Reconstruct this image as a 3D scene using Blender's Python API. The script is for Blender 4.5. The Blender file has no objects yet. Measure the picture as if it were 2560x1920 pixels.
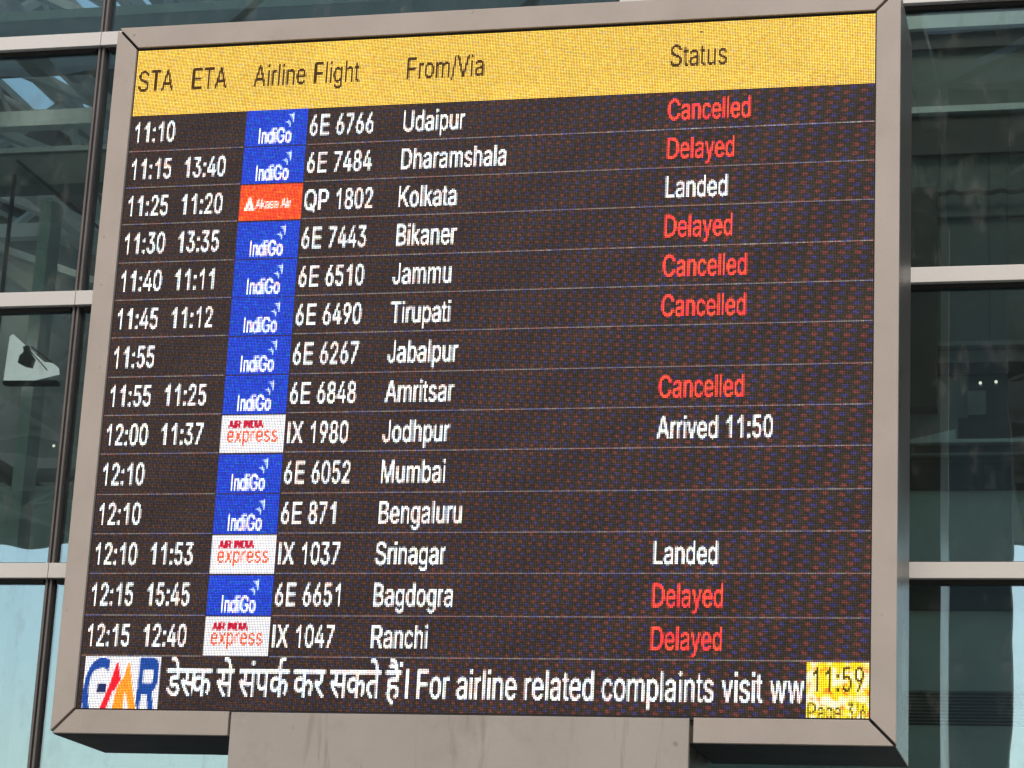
import bpy, bmesh, math, random
import numpy as np
from mathutils import Matrix, Vector

scene = bpy.context.scene
col = scene.collection
rnd = random.Random(11)

# ------------------------------------------------------------------ camera
ZT = 8.07                                   # height of the top of the lit screen
cam = bpy.data.cameras.new("camera")
cam.sensor_width = 36.0
cam.lens = 36.0 * 6325.9 / 2560.0
cam.clip_start = 0.1
cam.clip_end = 6000.0
cam_ob = bpy.data.objects.new("camera", cam)
col.objects.link(cam_ob)
# rows: image right, image down, view direction, in (x, down, depth)
R0 = (0.97237, -0.04767, 0.22853)
R1 = (-0.01738, 0.96140, 0.27447)
R2 = (-0.23279, -0.27087, 0.93405)
def w3(v): return Vector((v[0], v[2], -v[1]))
right, up, back = w3(R0), -w3(R1), -w3(R2)
m = Matrix((right, up, back)).transposed().to_4x4()
m.translation = Vector((6.1988, -14.328, ZT - 6.4700))
cam_ob.matrix_world = m
scene.camera = cam_ob

# ------------------------------------------------------------------ sky, sun, exposure
EXPO = 0.85
SUN_EL, SUN_AZ = math.radians(50), math.radians(12)      # azimuth towards the right of straight in front
world = bpy.data.worlds.new("World")
scene.world = world
world.use_nodes = True
wn = world.node_tree
bg = wn.nodes["Background"]
sky = wn.nodes.new("ShaderNodeTexSky")
sky.sky_type = 'NISHITA'
sky.sun_disc = False
sky.sun_elevation = SUN_EL
sky.sun_rotation = math.radians(180) - SUN_AZ
sky.air_density = 1.2
sky.dust_density = 1.2
wn.links.new(sky.outputs[0], bg.inputs[0])
bg.inputs[1].default_value = 0.122
sun = bpy.data.lights.new("sun", 'SUN')
sun.energy = 1.4
sun.angle = math.radians(24)
sun.color = (1.0, 0.95, 0.88)
sun_ob = bpy.data.objects.new("sun", sun)
sun_ob.rotation_euler = (math.pi / 2 - SUN_EL, 0, SUN_AZ)
sun_ob.location = (10, -30, 40)
col.objects.link(sun_ob)
vs = scene.view_settings
vs.view_transform = 'Standard'
vs.look = 'None'
vs.exposure = EXPO
vs.gamma = 1.0
vs.use_curve_mapping = False
LED_GAIN = 1.0 / 2 ** EXPO

# ------------------------------------------------------------------ helpers
def srgb(r, g, b):
    f = lambda c: (c / 255 / 12.92) if c / 255 <= 0.04045 else ((c / 255 + 0.055) / 1.055) ** 2.4
    return (f(r), f(g), f(b))

def tag(o, label=None, cat=None, group=None, kind=None):
    for k, v in (("label", label), ("category", cat), ("group", group), ("kind", kind)):
        if v: o[k] = v
    return o

def empty(name, loc, label, cat, group=None):
    o = bpy.data.objects.new(name, None)
    o.location = loc
    o.empty_display_size = 0.3
    col.objects.link(o)
    return tag(o, label, cat, group)

class MB:
    """collects boxes, prisms and bars, then links them as one mesh object"""
    def __init__(self): self.bm = bmesh.new()
    def box(self, x0, x1, y0, y1, z0, z1):
        vs_ = [self.bm.verts.new(p) for p in ((x0,y0,z0),(x1,y0,z0),(x1,y1,z0),(x0,y1,z0),(x0,y0,z1),(x1,y0,z1),(x1,y1,z1),(x0,y1,z1))]
        for f in ((0,1,5,4),(1,2,6,5),(2,3,7,6),(3,0,4,7),(4,5,6,7),(3,2,1,0)):
            self.bm.faces.new([vs_[i] for i in f])
        return self
    def prism(self, pts, y0, y1):
        """outline in x,z extruded from y0 (front) to y1"""
        a = [self.bm.verts.new((x, y0, z)) for x, z in pts]
        b = [self.bm.verts.new((x, y1, z)) for x, z in pts]
        n = len(pts)
        self.bm.faces.new(a); self.bm.faces.new(b[::-1])
        for i in range(n):
            self.bm.faces.new((a[i], b[i], b[(i+1) % n], a[(i+1) % n]))
        return self
    def bar(self, p, q, w, h=None):
        p, q = Vector(p), Vector(q); h = h or w
        d = (q - p).normalized()
        s = d.cross(Vector((0, 0, 1)))
        s = Vector((1, 0, 0)) if s.length < 1e-4 else s.normalized()
        t = s.cross(d)
        c = [(-1,-1),(1,-1),(1,1),(-1,1)]
        a = [self.bm.verts.new(p + s*i*w/2 + t*j*h/2) for i, j in c]
        b = [self.bm.verts.new(q + s*i*w/2 + t*j*h/2) for i, j in c]
        self.bm.faces.new(a[::-1]); self.bm.faces.new(b)
        for i in range(4): self.bm.faces.new((a[i], a[(i+1)%4], b[(i+1)%4], b[i]))
        return self
    def tube(self, p, q, r, n=12):
        p, q = Vector(p), Vector(q); d = (q - p).normalized()
        s = d.orthogonal().normalized(); t = d.cross(s)
        ring = lambda c: [self.bm.verts.new(c + (s*math.cos(2*math.pi*i/n) + t*math.sin(2*math.pi*i/n))*r) for i in range(n)]
        a, b = ring(p), ring(q)
        self.bm.faces.new(a[::-1]); self.bm.faces.new(b)
        for i in range(n): self.bm.faces.new((a[i], a[(i+1)%n], b[(i+1)%n], b[i]))
        return self
    def build(self, name, mat, parent=None, bevel=0.0, seg=2):
        bm = self.bm
        bmesh.ops.recalc_face_normals(bm, faces=bm.faces)
        if bevel:
            bmesh.ops.bevel(bm, geom=list(bm.edges), offset=bevel, segments=seg, affect='EDGES', profile=0.6)
        me = bpy.data.meshes.new(name)
        bm.to_mesh(me); bm.free()
        me.materials.append(mat)
        o = bpy.data.objects.new(name, me)
        col.objects.link(o)
        if parent:
            o.parent = parent
            o.matrix_parent_inverse = Matrix.Translation(-Vector(parent.location))
        return o

def new_mat(name):
    mt = bpy.data.materials.new(name); mt.use_nodes = True
    nt = mt.node_tree; nt.nodes.clear()
    out = nt.nodes.new("ShaderNodeOutputMaterial")
    return mt, nt, out

def N(nt, typ, **kw):
    n = nt.nodes.new(typ)
    for k, v in kw.items():
        if k.startswith("i"): n.inputs[int(k[1:])].default_value = v
        else: setattr(n, k, v)
    return n

def math_n(nt, op, a, b=None, c=None, clamp=False):
    n = nt.nodes.new("ShaderNodeMath"); n.operation = op; n.use_clamp = clamp
    for i, v in enumerate((a, b, c)):
        if v is None: continue
        if isinstance(v, (int, float)): n.inputs[i].default_value = v
        else: nt.links.new(v, n.inputs[i])
    return n.outputs[0]

def mix_c(nt, fac, a, b, mode='MIX'):
    n = nt.nodes.new("ShaderNodeMix"); n.data_type = 'RGBA'; n.blend_type = mode
    for s, v in ((0, fac), (6, a), (7, b)):
        if isinstance(v, (int, float)): n.inputs[s].default_value = v
        elif isinstance(v, tuple): n.inputs[s].default_value = (*v[:3], 1)
        else: nt.links.new(v, n.inputs[s])
    return n.outputs[2]

def ramp(nt, fac, p0, p1):
    n = nt.nodes.new("ShaderNodeMapRange"); n.inputs[1].default_value = p0; n.inputs[2].default_value = p1
    n.interpolation_type = 'SMOOTHSTEP'
    nt.links.new(fac, n.inputs[0])
    return n.outputs[0]

def paint(name, base, rough=0.5, metallic=0.0, var=0.06, scale=3.0, grime=0.0, speck=0.0, streak=0.0, spec=0.4):
    """painted or plain surface with large soft mottling, fine grain, rain streaks and specks of its own"""
    mt, nt, out = new_mat(name)
    b = nt.nodes.new("ShaderNodeBsdfPrincipled")
    tc = nt.nodes.new("ShaderNodeTexCoord")
    n1 = N(nt, "ShaderNodeTexNoise"); n1.inputs["Scale"].default_value = scale; n1.inputs["Detail"].default_value = 6
    nt.links.new(tc.outputs["Object"], n1.inputs["Vector"])
    n2 = N(nt, "ShaderNodeTexNoise"); n2.inputs["Scale"].default_value = 55; n2.inputs["Detail"].default_value = 3
    nt.links.new(tc.outputs["Object"], n2.inputs["Vector"])
    hi = tuple(min(1, c * (1 + var)) for c in base); lo = tuple(c * (1 - var) for c in base)
    c = mix_c(nt, ramp(nt, n1.outputs[0], 0.3, 0.7), lo, hi)
    c = mix_c(nt, math_n(nt, 'MULTIPLY', ramp(nt, n2.outputs[0], 0.35, 0.75), 0.10), c, tuple(x * 0.75 for x in base))
    if streak:
        mp = nt.nodes.new("ShaderNodeMapping"); mp.inputs["Scale"].default_value = (9, 9, 1.1)
        nt.links.new(tc.outputs["Object"], mp.inputs["Vector"])
        n3 = N(nt, "ShaderNodeTexNoise"); n3.inputs["Scale"].default_value = 1.0; n3.inputs["Detail"].default_value = 4
        n3.inputs["Distortion"].default_value = 0.8
        nt.links.new(mp.outputs[0], n3.inputs["Vector"])
        c = mix_c(nt, math_n(nt, 'MULTIPLY', ramp(nt, n3.outputs[0], 0.58, 0.72), streak), c, (base[0]*0.62, base[1]*0.55, base[2]*0.45))
    if grime:
        n5 = N(nt, "ShaderNodeTexNoise"); n5.inputs["Scale"].default_value = 2.3; n5.inputs["Detail"].default_value = 8; n5.inputs["Roughness"].default_value = 0.7
        nt.links.new(tc.outputs["Object"], n5.inputs["Vector"])
        c = mix_c(nt, math_n(nt, 'MULTIPLY', ramp(nt, n5.outputs[0], 0.5, 0.75), grime), c, (base[0]*0.55, base[1]*0.52, base[2]*0.48))
    if speck:
        n4 = N(nt, "ShaderNodeTexNoise"); n4.inputs["Scale"].default_value = 16; n4.inputs["Detail"].default_value = 1
        nt.links.new(tc.outputs["Object"], n4.inputs["Vector"])
        c = mix_c(nt, math_n(nt, 'MULTIPLY', ramp(nt, n4.outputs[0], 0.775, 0.81), speck), c, (0.03, 0.027, 0.024))
    nt.links.new(c, b.inputs["Base Color"])
    b.inputs["Metallic"].default_value = metallic
    b.inputs["Specular IOR Level"].default_value = spec
    r = math_n(nt, 'MULTIPLY_ADD', n1.outputs[0], 0.2, rough - 0.1)
    nt.links.new(r, b.inputs["Roughness"])
    bp = N(nt, "ShaderNodeBump"); bp.inputs["Strength"].default_value = 0.05; bp.inputs["Distance"].default_value = 0.01
    nt.links.new(n1.outputs[0], bp.inputs["Height"]); nt.links.new(bp.outputs[0], b.inputs["Normal"])
    nt.links.new(b.outputs[0], out.inputs[0])
    return mt

def emit(name, c, s):
    mt, nt, out = new_mat(name)
    e = N(nt, "ShaderNodeEmission"); e.inputs[0].default_value = (*c, 1); e.inputs[1].default_value = s
    nt.links.new(e.outputs[0], out.inputs[0])
    return mt

def glass_mat():
    mt, nt, out = new_mat("tinted_coated_glass")
    tc = nt.nodes.new("ShaderNodeTexCoord")
    nz = N(nt, "ShaderNodeTexNoise"); nz.inputs["Scale"].default_value = 1.1; nz.inputs["Detail"].default_value = 1.5
    nt.links.new(tc.outputs["Object"], nz.inputs["Vector"])
    bp = N(nt, "ShaderNodeBump"); bp.inputs["Strength"].default_value = 0.10; bp.inputs["Distance"].default_value = 0.02
    nt.links.new(nz.outputs[0], bp.inputs["Height"])
    tr = N(nt, "ShaderNodeBsdfTransparent"); tr.inputs[0].default_value = (0.86, 0.965, 0.90, 1)
    gl = N(nt, "ShaderNodeBsdfGlossy"); gl.inputs[0].default_value = (0.86, 0.97, 1.0, 1); gl.inputs["Roughness"].default_value = 0.0
    nt.links.new(bp.outputs[0], gl.inputs["Normal"])
    lw = N(nt, "ShaderNodeFresnel"); lw.inputs[0].default_value = 1.6
    f = math_n(nt, 'ADD', lw.outputs[0], GLASS_REFL, clamp=True)
    mx = nt.nodes.new("ShaderNodeMixShader")
    nt.links.new(f, mx.inputs[0]); nt.links.new(tr.outputs[0], mx.inputs[1]); nt.links.new(gl.outputs[0], mx.inputs[2])
    # dust and dried drips lying on the pane
    dn = N(nt, "ShaderNodeTexNoise"); dn.inputs["Scale"].default_value = 5.0; dn.inputs["Detail"].default_value = 9; dn.inputs["Roughness"].default_value = 0.7
    mp = nt.nodes.new("ShaderNodeMapping"); mp.inputs["Scale"].default_value = (1.0, 1.0, 0.45)
    nt.links.new(tc.outputs["Object"], mp.inputs["Vector"]); nt.links.new(mp.outputs[0], dn.inputs["Vector"])
    df = N(nt, "ShaderNodeBsdfDiffuse"); df.inputs[0].default_value = (0.34, 0.32, 0.28, 1)
    m2 = nt.nodes.new("ShaderNodeMixShader")
    nt.links.new(math_n(nt, 'MULTIPLY_ADD', ramp(nt, dn.outputs[0], 0.50, 0.78), 0.20, 0.012), m2.inputs[0])
    nt.links.new(mx.outputs[0], m2.inputs[1]); nt.links.new(df.outputs[0], m2.inputs[2])
    nt.links.new(m2.outputs[0], out.inputs[0])
    return mt

# ------------------------------------------------------------------ LED materials
P = 0.01                                    # LED pitch, metres
def led_coords(nt):
    tc = nt.nodes.new("ShaderNodeTexCoord")
    sp = nt.nodes.new("ShaderNodeSeparateXYZ")
    nt.links.new(tc.outputs["Object"], sp.inputs[0])
    u = math_n(nt, 'DIVIDE', sp.outputs[0], P)
    v = math_n(nt, 'DIVIDE', math_n(nt, 'SUBTRACT', ZT, sp.outputs[2]), P)
    return u, v

def led_mask(nt, u, v):
    """one round light point per pitch, dark between; mean about 1"""
    f = lambda s: math_n(nt, 'MULTIPLY_ADD', math_n(nt, 'COSINE', math_n(nt, 'MULTIPLY', s, 2 * math.pi)), -0.5, 0.5)
    mk = math_n(nt, 'MULTIPLY', f(u), f(v))
    mk = math_n(nt, 'MULTIPLY_ADD', mk, 2.6, 0.35)
    # LED modules of 40 x 36 points, each a shade brighter or dimmer
    md = cell_noise(nt, math_n(nt, 'DIVIDE', u, 40.0), math_n(nt, 'DIVIDE', v, 36.0), 77.0)
    return math_n(nt, 'MULTIPLY', mk, math_n(nt, 'MULTIPLY_ADD', md.outputs[0], 0.09, 0.955))

def cell_noise(nt, u, v, seed=0.0):
    cb = nt.nodes.new("ShaderNodeCombineXYZ")
    nt.links.new(math_n(nt, 'FLOOR', u), cb.inputs[0]); nt.links.new(math_n(nt, 'FLOOR', v), cb.inputs[1])
    cb.inputs[2].default_value = seed
    w = N(nt, "ShaderNodeTexWhiteNoise"); nt.links.new(cb.outputs[0], w.inputs[0])
    return w

def soft_noise(nt, u, v, per, seed=0.0, skew=0.0):
    cb = nt.nodes.new("ShaderNodeCombineXYZ")
    nt.links.new(math_n(nt, 'DIVIDE', math_n(nt, 'MULTIPLY_ADD', v, skew, u), per), cb.inputs[0])
    nt.links.new(math_n(nt, 'DIVIDE', v, per), cb.inputs[1]); cb.inputs[2].default_value = seed
    n = N(nt, "ShaderNodeTexNoise"); n.inputs["Scale"].default_value = 1.0; n.inputs["Detail"].default_value = 1
    nt.links.new(cb.outputs[0], n.inputs["Vector"])
    return n.outputs[0]

def led_finish(nt, out, c, mask, gain=1.0):
    e = N(nt, "ShaderNodeEmission"); nt.links.new(c, e.inputs[0])
    nt.links.new(math_n(nt, 'MULTIPLY', mask, LED_GAIN * gain), e.inputs[1])
    d = N(nt, "ShaderNodeBsdfPrincipled"); d.inputs["Base Color"].default_value = (0.008, 0.007, 0.0065, 1); d.inputs["Specular IOR Level"].default_value = 0.15
    d.inputs["Roughness"].default_value = 0.6
    a = nt.nodes.new("ShaderNodeAddShader")
    nt.links.new(e.outputs[0], a.inputs[0]); nt.links.new(d.outputs[0], a.inputs[1])
    nt.links.new(a.outputs[0], out.inputs[0])

def led_flat(name, cA, cB, cC, per, jit, gain=1.0, seed=1.0, skew=0.0):
    """a lit area: three close hues in soft patches, every LED a little brighter or dimmer than the next"""
    mt, nt, out = new_mat(name)
    u, v = led_coords(nt)
    n = soft_noise(nt, u, v, per, seed, skew); n2 = soft_noise(nt, u, v, per * 0.8, seed + 9, skew)
    c = mix_c(nt, ramp(nt, n, 0.40, 0.62), cA, cB)
    c = mix_c(nt, ramp(nt, n2, 0.52, 0.68), c, cC)
    w = cell_noise(nt, u, v, seed)
    k = math_n(nt, 'MULTIPLY_ADD', w.outputs[0], 2 * jit, 1 - jit)
    c = mix_c(nt, 0.10, c, w.outputs[1], 'SOFT_LIGHT')
    led_finish(nt, out, c, math_n(nt, 'MULTIPLY', led_mask(nt, u, v), k), gain)
    return mt

def led_dark():
    """the unlit field: moire put into the glow as a faint red and blue weave that grows coarser to the right"""
    mt, nt, out = new_mat("led_dark_field")  # camera moire put into the emission colour
    u, v = led_coords(nt)
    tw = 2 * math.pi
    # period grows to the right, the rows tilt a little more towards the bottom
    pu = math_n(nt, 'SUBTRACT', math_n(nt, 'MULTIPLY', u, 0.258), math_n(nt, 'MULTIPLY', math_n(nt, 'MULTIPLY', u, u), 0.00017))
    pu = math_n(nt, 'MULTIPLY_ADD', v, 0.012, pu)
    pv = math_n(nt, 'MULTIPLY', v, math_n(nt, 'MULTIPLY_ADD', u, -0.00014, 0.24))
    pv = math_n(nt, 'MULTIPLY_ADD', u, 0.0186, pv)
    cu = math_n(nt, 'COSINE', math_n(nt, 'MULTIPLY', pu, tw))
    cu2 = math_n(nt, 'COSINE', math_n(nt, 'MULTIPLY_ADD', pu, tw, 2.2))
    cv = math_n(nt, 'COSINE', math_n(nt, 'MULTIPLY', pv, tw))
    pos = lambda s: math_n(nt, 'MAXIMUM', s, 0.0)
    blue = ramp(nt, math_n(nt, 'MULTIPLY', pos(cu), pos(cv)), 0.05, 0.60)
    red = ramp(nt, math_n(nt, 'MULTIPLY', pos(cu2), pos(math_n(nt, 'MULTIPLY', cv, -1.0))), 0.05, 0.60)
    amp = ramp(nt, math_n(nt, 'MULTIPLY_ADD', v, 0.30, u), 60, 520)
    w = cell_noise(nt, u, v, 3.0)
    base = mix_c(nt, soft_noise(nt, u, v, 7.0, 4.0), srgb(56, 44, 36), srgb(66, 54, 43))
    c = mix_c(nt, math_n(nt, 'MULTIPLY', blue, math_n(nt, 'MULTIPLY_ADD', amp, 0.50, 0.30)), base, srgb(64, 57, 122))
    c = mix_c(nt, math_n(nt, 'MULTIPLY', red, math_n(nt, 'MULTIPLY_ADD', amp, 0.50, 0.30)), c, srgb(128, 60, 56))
    c = mix_c(nt, 0.18, c, w.outputs[1], 'SOFT_LIGHT')
    k = math_n(nt, 'MULTIPLY_ADD', w.outputs[0], 0.5, 0.75)
    dg = math_n(nt, 'SINE', math_n(nt, 'MULTIPLY', math_n(nt, 'MULTIPLY_ADD', v, 1.5, u), 0.085))
    k = math_n(nt, 'MULTIPLY', k, math_n(nt, 'MULTIPLY_ADD', dg, 0.10, 1.0))
    led_finish(nt, out, c, math_n(nt, 'MULTIPLY', led_mask(nt, u, v), k), 0.78)
    return mt

def led_attr():
    mt, nt, out = new_mat("led_lettering")
    u, v = led_coords(nt)
    a = N(nt, "ShaderNodeAttribute"); a.attribute_name = "led"
    led_finish(nt, out, a.outputs[0], led_mask(nt, u, v), 1.42)
    return mt
# outlines: character code, advance, then one run of x, y pairs per contour
G = {
    47: (249, [
        [235, 533, 71, -76, 14, -76, 178, 533],
    ]),
    48: (453, [
        [227, -7, 191, -3, 158, 7, 130, 24, 105, 48, 85, 77, 69, 113, 57, 155, 50, 202, 48, 254, 50, 306, 57, 353, 69, 395, 85, 431, 106, 461, 130, 484, 159, 502, 191, 512, 227, 516, 262, 512, 295, 502, 323, 484, 348, 461, 368, 431, 384, 395, 396, 353, 403, 306, 405, 254, 403, 202, 396, 155, 384, 113, 368, 77, 348, 48, 323, 24, 295, 7, 263, -3],
        [227, 50, 250, 52, 271, 60, 290, 74, 306, 92, 320, 116, 330, 144, 338, 176, 342, 213, 344, 254, 342, 295, 338, 332, 330, 365, 320, 393, 306, 416, 290, 435, 271, 449, 250, 457, 227, 460, 203, 457, 182, 449, 163, 435, 147, 416, 134, 393, 123, 365, 115, 332, 111, 295, 109, 254, 111, 213, 115, 176, 123, 144, 134, 116, 147, 92, 163, 74, 182, 60, 203, 52],
    ]),
    49: (453, [
        [305, 0, 305, 512, 262, 512, 205, 446, 110, 382, 110, 320, 175, 346, 243, 392, 243, 0],
    ]),
    50: (453, [
        [64, 0, 64, 47, 234, 229, 282, 282, 311, 327, 320, 371, 319, 389, 315, 405, 308, 419, 298, 431, 287, 441, 273, 449, 224, 460, 205, 458, 188, 454, 172, 447, 159, 438, 148, 427, 139, 413, 132, 398, 128, 381, 127, 362, 66, 362, 68, 391, 75, 418, 86, 442, 102, 464, 121, 482, 143, 496, 168, 507, 196, 513, 225, 516, 254, 513, 281, 507, 306, 497, 328, 482, 346, 465, 361, 445, 372, 423, 379, 398, 381, 372, 371, 318, 336, 259, 267, 180, 153, 60, 389, 57, 389, 0],
    ]),
    51: (453, [
        [218, -7, 188, -5, 159, 1, 133, 10, 108, 22, 88, 38, 70, 57, 57, 79, 48, 104, 44, 132, 109, 132, 112, 115, 118, 100, 126, 87, 137, 76, 150, 66, 165, 59, 219, 50, 275, 61, 291, 69, 304, 80, 315, 93, 323, 108, 328, 125, 329, 145, 328, 163, 323, 180, 316, 196, 306, 211, 292, 223, 275, 234, 254, 241, 229, 246, 201, 248, 157, 248, 157, 299, 288, 448, 70, 452, 70, 509, 372, 509, 372, 461, 211, 278, 211, 289, 247, 290, 279, 286, 308, 276, 333, 262, 354, 244, 371, 222, 383, 198, 391, 173, 393, 145, 390, 116, 383, 90, 370, 66, 354, 45, 333, 27, 309, 12, 281, 2, 251, -5],
    ]),
    52: (453, [
        [40, 105, 40, 158, 247, 509, 311, 509, 109, 166, 413, 163, 413, 105],
        [282, 0, 282, 121, 282, 146, 282, 318, 343, 318, 343, 0],
    ]),
    53: (453, [
        [221, -7, 192, -5, 165, 1, 140, 11, 118, 25, 99, 41, 83, 60, 71, 82, 63, 105, 60, 130, 122, 130, 125, 115, 130, 102, 138, 89, 173, 60, 221, 50, 241, 51, 259, 56, 276, 64, 291, 75, 304, 89, 314, 104, 322, 122, 326, 141, 328, 162, 326, 183, 321, 203, 314, 221, 303, 237, 290, 251, 275, 262, 257, 270, 238, 275, 218, 277, 167, 268, 128, 246, 67, 253, 96, 509, 366, 509, 366, 452, 151, 452, 134, 301, 178, 325, 229, 334, 252, 332, 274, 328, 294, 321, 313, 311, 330, 299, 345, 285, 358, 269, 370, 251, 379, 231, 386, 210, 390, 187, 391, 163, 388, 132, 381, 102, 369, 76, 352, 52, 332, 32, 309, 15, 282, 3, 253, -4],
    ]),
    54: (453, [
        [226, -7, 196, -4, 168, 3, 142, 15, 119, 31, 100, 51, 84, 74, 73, 101, 66, 130, 64, 162, 65, 187, 71, 212, 80, 239, 137, 340, 252, 509, 322, 509, 151, 261, 165, 288, 196, 307, 235, 314, 265, 312, 291, 305, 316, 295, 337, 280, 355, 262, 370, 240, 380, 215, 387, 187, 389, 157, 387, 127, 379, 98, 368, 73, 352, 50, 333, 30, 310, 14, 284, 3, 257, -4],
        [226, 48, 245, 50, 263, 55, 279, 63, 293, 73, 304, 86, 314, 101, 322, 119, 326, 137, 327, 157, 326, 178, 322, 196, 314, 213, 304, 228, 293, 241, 279, 251, 263, 259, 245, 264, 226, 265, 207, 264, 190, 259, 174, 252, 160, 241, 148, 229, 138, 214, 131, 197, 126, 179, 125, 158, 126, 138, 131, 119, 138, 102, 148, 86, 160, 73, 174, 63, 190, 55, 207, 50],
    ]),
    55: (453, [
        [97, 0, 323, 448, 62, 452, 62, 509, 391, 509, 391, 449, 165, 0],
    ]),
    56: (453, [
        [226, -7, 193, -5, 163, 1, 136, 11, 111, 25, 91, 42, 74, 62, 62, 84, 54, 109, 52, 135, 53, 156, 58, 176, 65, 195, 75, 212, 87, 228, 101, 241, 117, 252, 134, 260, 153, 265, 129, 276, 109, 289, 93, 308, 80, 330, 73, 354, 70, 380, 73, 405, 79, 429, 90, 450, 106, 469, 124, 485, 146, 498, 170, 508, 197, 514, 226, 516, 255, 514, 282, 508, 306, 498, 328, 485, 346, 469, 361, 450, 373, 429, 379, 405, 382, 380, 379, 354, 372, 330, 359, 308, 343, 289, 323, 276, 300, 267, 319, 260, 335, 252, 351, 241, 365, 228, 377, 212, 387, 195, 395, 176, 399, 156, 401, 135, 398, 109, 391, 84, 378, 62, 362, 42, 341, 25, 317, 11, 289, 1, 259, -5],
        [226, 49, 248, 50, 267, 54, 285, 60, 300, 69, 313, 79, 323, 91, 331, 106, 335, 121, 337, 139, 335, 157, 330, 173, 322, 189, 312, 202, 298, 213, 283, 223, 265, 230, 247, 234, 226, 235, 206, 234, 187, 230, 169, 223, 154, 213, 140, 202, 130, 189, 122, 173, 117, 157, 115, 139, 117, 121, 121, 106, 129, 91, 139, 79, 152, 69, 167, 60, 185, 54, 205, 50],
        [226, 290, 274, 300, 287, 308, 298, 318, 307, 330, 314, 344, 318, 359, 319, 376, 318, 392, 314, 407, 308, 420, 299, 432, 288, 442, 275, 449, 226, 460, 177, 449, 164, 442, 153, 432, 145, 420, 138, 407, 134, 392, 133, 376, 134, 359, 138, 344, 145, 330, 154, 318, 165, 308, 178, 300],
    ]),
    57: (453, [
        [226, 516, 256, 513, 285, 506, 310, 494, 333, 478, 352, 458, 368, 434, 380, 408, 387, 378, 389, 347, 387, 322, 382, 296, 373, 270, 315, 168, 200, 0, 130, 0, 301, 248, 287, 221, 257, 202, 218, 195, 188, 197, 161, 203, 137, 214, 116, 229, 98, 247, 83, 269, 72, 294, 66, 321, 64, 352, 66, 382, 73, 411, 85, 436, 101, 459, 120, 479, 143, 494, 168, 506, 196, 513],
        [226, 460, 207, 459, 190, 454, 174, 446, 160, 435, 148, 423, 138, 407, 131, 390, 127, 372, 125, 352, 127, 331, 131, 313, 138, 295, 148, 280, 160, 268, 174, 257, 190, 250, 207, 245, 226, 243, 245, 245, 263, 249, 279, 257, 293, 267, 305, 280, 314, 295, 322, 312, 326, 330, 327, 350, 326, 371, 322, 390, 314, 407, 305, 422, 293, 435, 279, 446, 263, 454, 245, 459],
    ]),
    58: (188, [
        [95, -4, 83, -3, 73, 1, 63, 9, 55, 18, 51, 29, 50, 41, 51, 53, 55, 64, 63, 73, 73, 81, 83, 85, 95, 87, 107, 85, 118, 81, 128, 73, 135, 64, 140, 53, 141, 41, 140, 29, 135, 18, 128, 9, 118, 1, 107, -3],
        [95, 271, 83, 272, 73, 277, 63, 284, 55, 294, 51, 304, 50, 316, 51, 328, 55, 339, 63, 349, 73, 356, 83, 360, 95, 362, 107, 360, 118, 356, 128, 349, 135, 339, 140, 328, 141, 316, 140, 304, 135, 294, 128, 284, 118, 277, 107, 272],
    ]),
    65: (480, [
        [16, 0, 201, 509, 276, 509, 463, 0, 395, 0, 287, 302, 264, 372, 232, 478, 245, 478, 213, 371, 191, 302, 85, 0],
        [110, 142, 110, 199, 370, 199, 370, 142],
    ]),
    66: (456, [
        [60, 0, 60, 509, 241, 509, 274, 507, 304, 501, 329, 491, 350, 477, 367, 461, 381, 442, 390, 421, 396, 398, 398, 374, 397, 353, 393, 336, 387, 320, 356, 286, 315, 267, 331, 260, 347, 254, 363, 245, 378, 234, 391, 220, 402, 203, 411, 184, 416, 161, 418, 136, 416, 111, 410, 88, 400, 67, 386, 48, 368, 31, 344, 18, 317, 8, 284, 2, 247, 0],
        [125, 57, 245, 57, 281, 60, 309, 67, 330, 80, 344, 96, 353, 115, 355, 137, 354, 153, 350, 169, 342, 184, 333, 197, 320, 209, 306, 218, 289, 225, 269, 229, 248, 231, 125, 231],
        [125, 285, 238, 285, 288, 296, 302, 304, 314, 314, 323, 326, 330, 340, 335, 355, 336, 372, 333, 393, 326, 412, 313, 429, 294, 442, 270, 449, 240, 452, 125, 452],
    ]),
    67: (510, [
        [267, -7, 225, -3, 186, 7, 150, 25, 119, 49, 92, 79, 70, 115, 53, 157, 44, 203, 40, 254, 44, 305, 53, 352, 70, 393, 92, 429, 119, 459, 150, 484, 186, 501, 225, 512, 267, 516, 340, 504, 362, 496, 383, 485, 402, 471, 419, 456, 435, 438, 448, 418, 459, 397, 467, 373, 473, 348, 408, 348, 389, 395, 357, 428, 315, 449, 267, 456, 237, 453, 209, 445, 184, 432, 161, 414, 141, 391, 125, 364, 113, 332, 106, 295, 103, 254, 106, 213, 113, 177, 125, 145, 141, 117, 161, 94, 184, 76, 210, 63, 237, 56, 267, 53, 315, 60, 357, 81, 389, 114, 408, 160, 473, 160, 467, 135, 459, 112, 448, 91, 435, 71, 420, 53, 402, 38, 383, 24, 363, 13, 341, 5, 317, -2, 293, -6],
    ]),
    68: (502, [
        [219, 0, 96, 0, 96, 57, 215, 57, 254, 60, 288, 68, 318, 81, 343, 99, 363, 122, 379, 149, 390, 181, 397, 216, 399, 255, 397, 294, 390, 329, 379, 361, 364, 388, 344, 410, 320, 428, 291, 441, 258, 449, 221, 452, 93, 452, 93, 509, 225, 509, 273, 505, 315, 495, 353, 478, 385, 455, 412, 426, 433, 391, 449, 351, 458, 306, 462, 255, 458, 205, 449, 159, 433, 119, 411, 83, 384, 54, 351, 31, 312, 14, 268, 3],
        [125, 509, 125, 0, 60, 0, 60, 509],
    ]),
    69: (419, [
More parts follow.
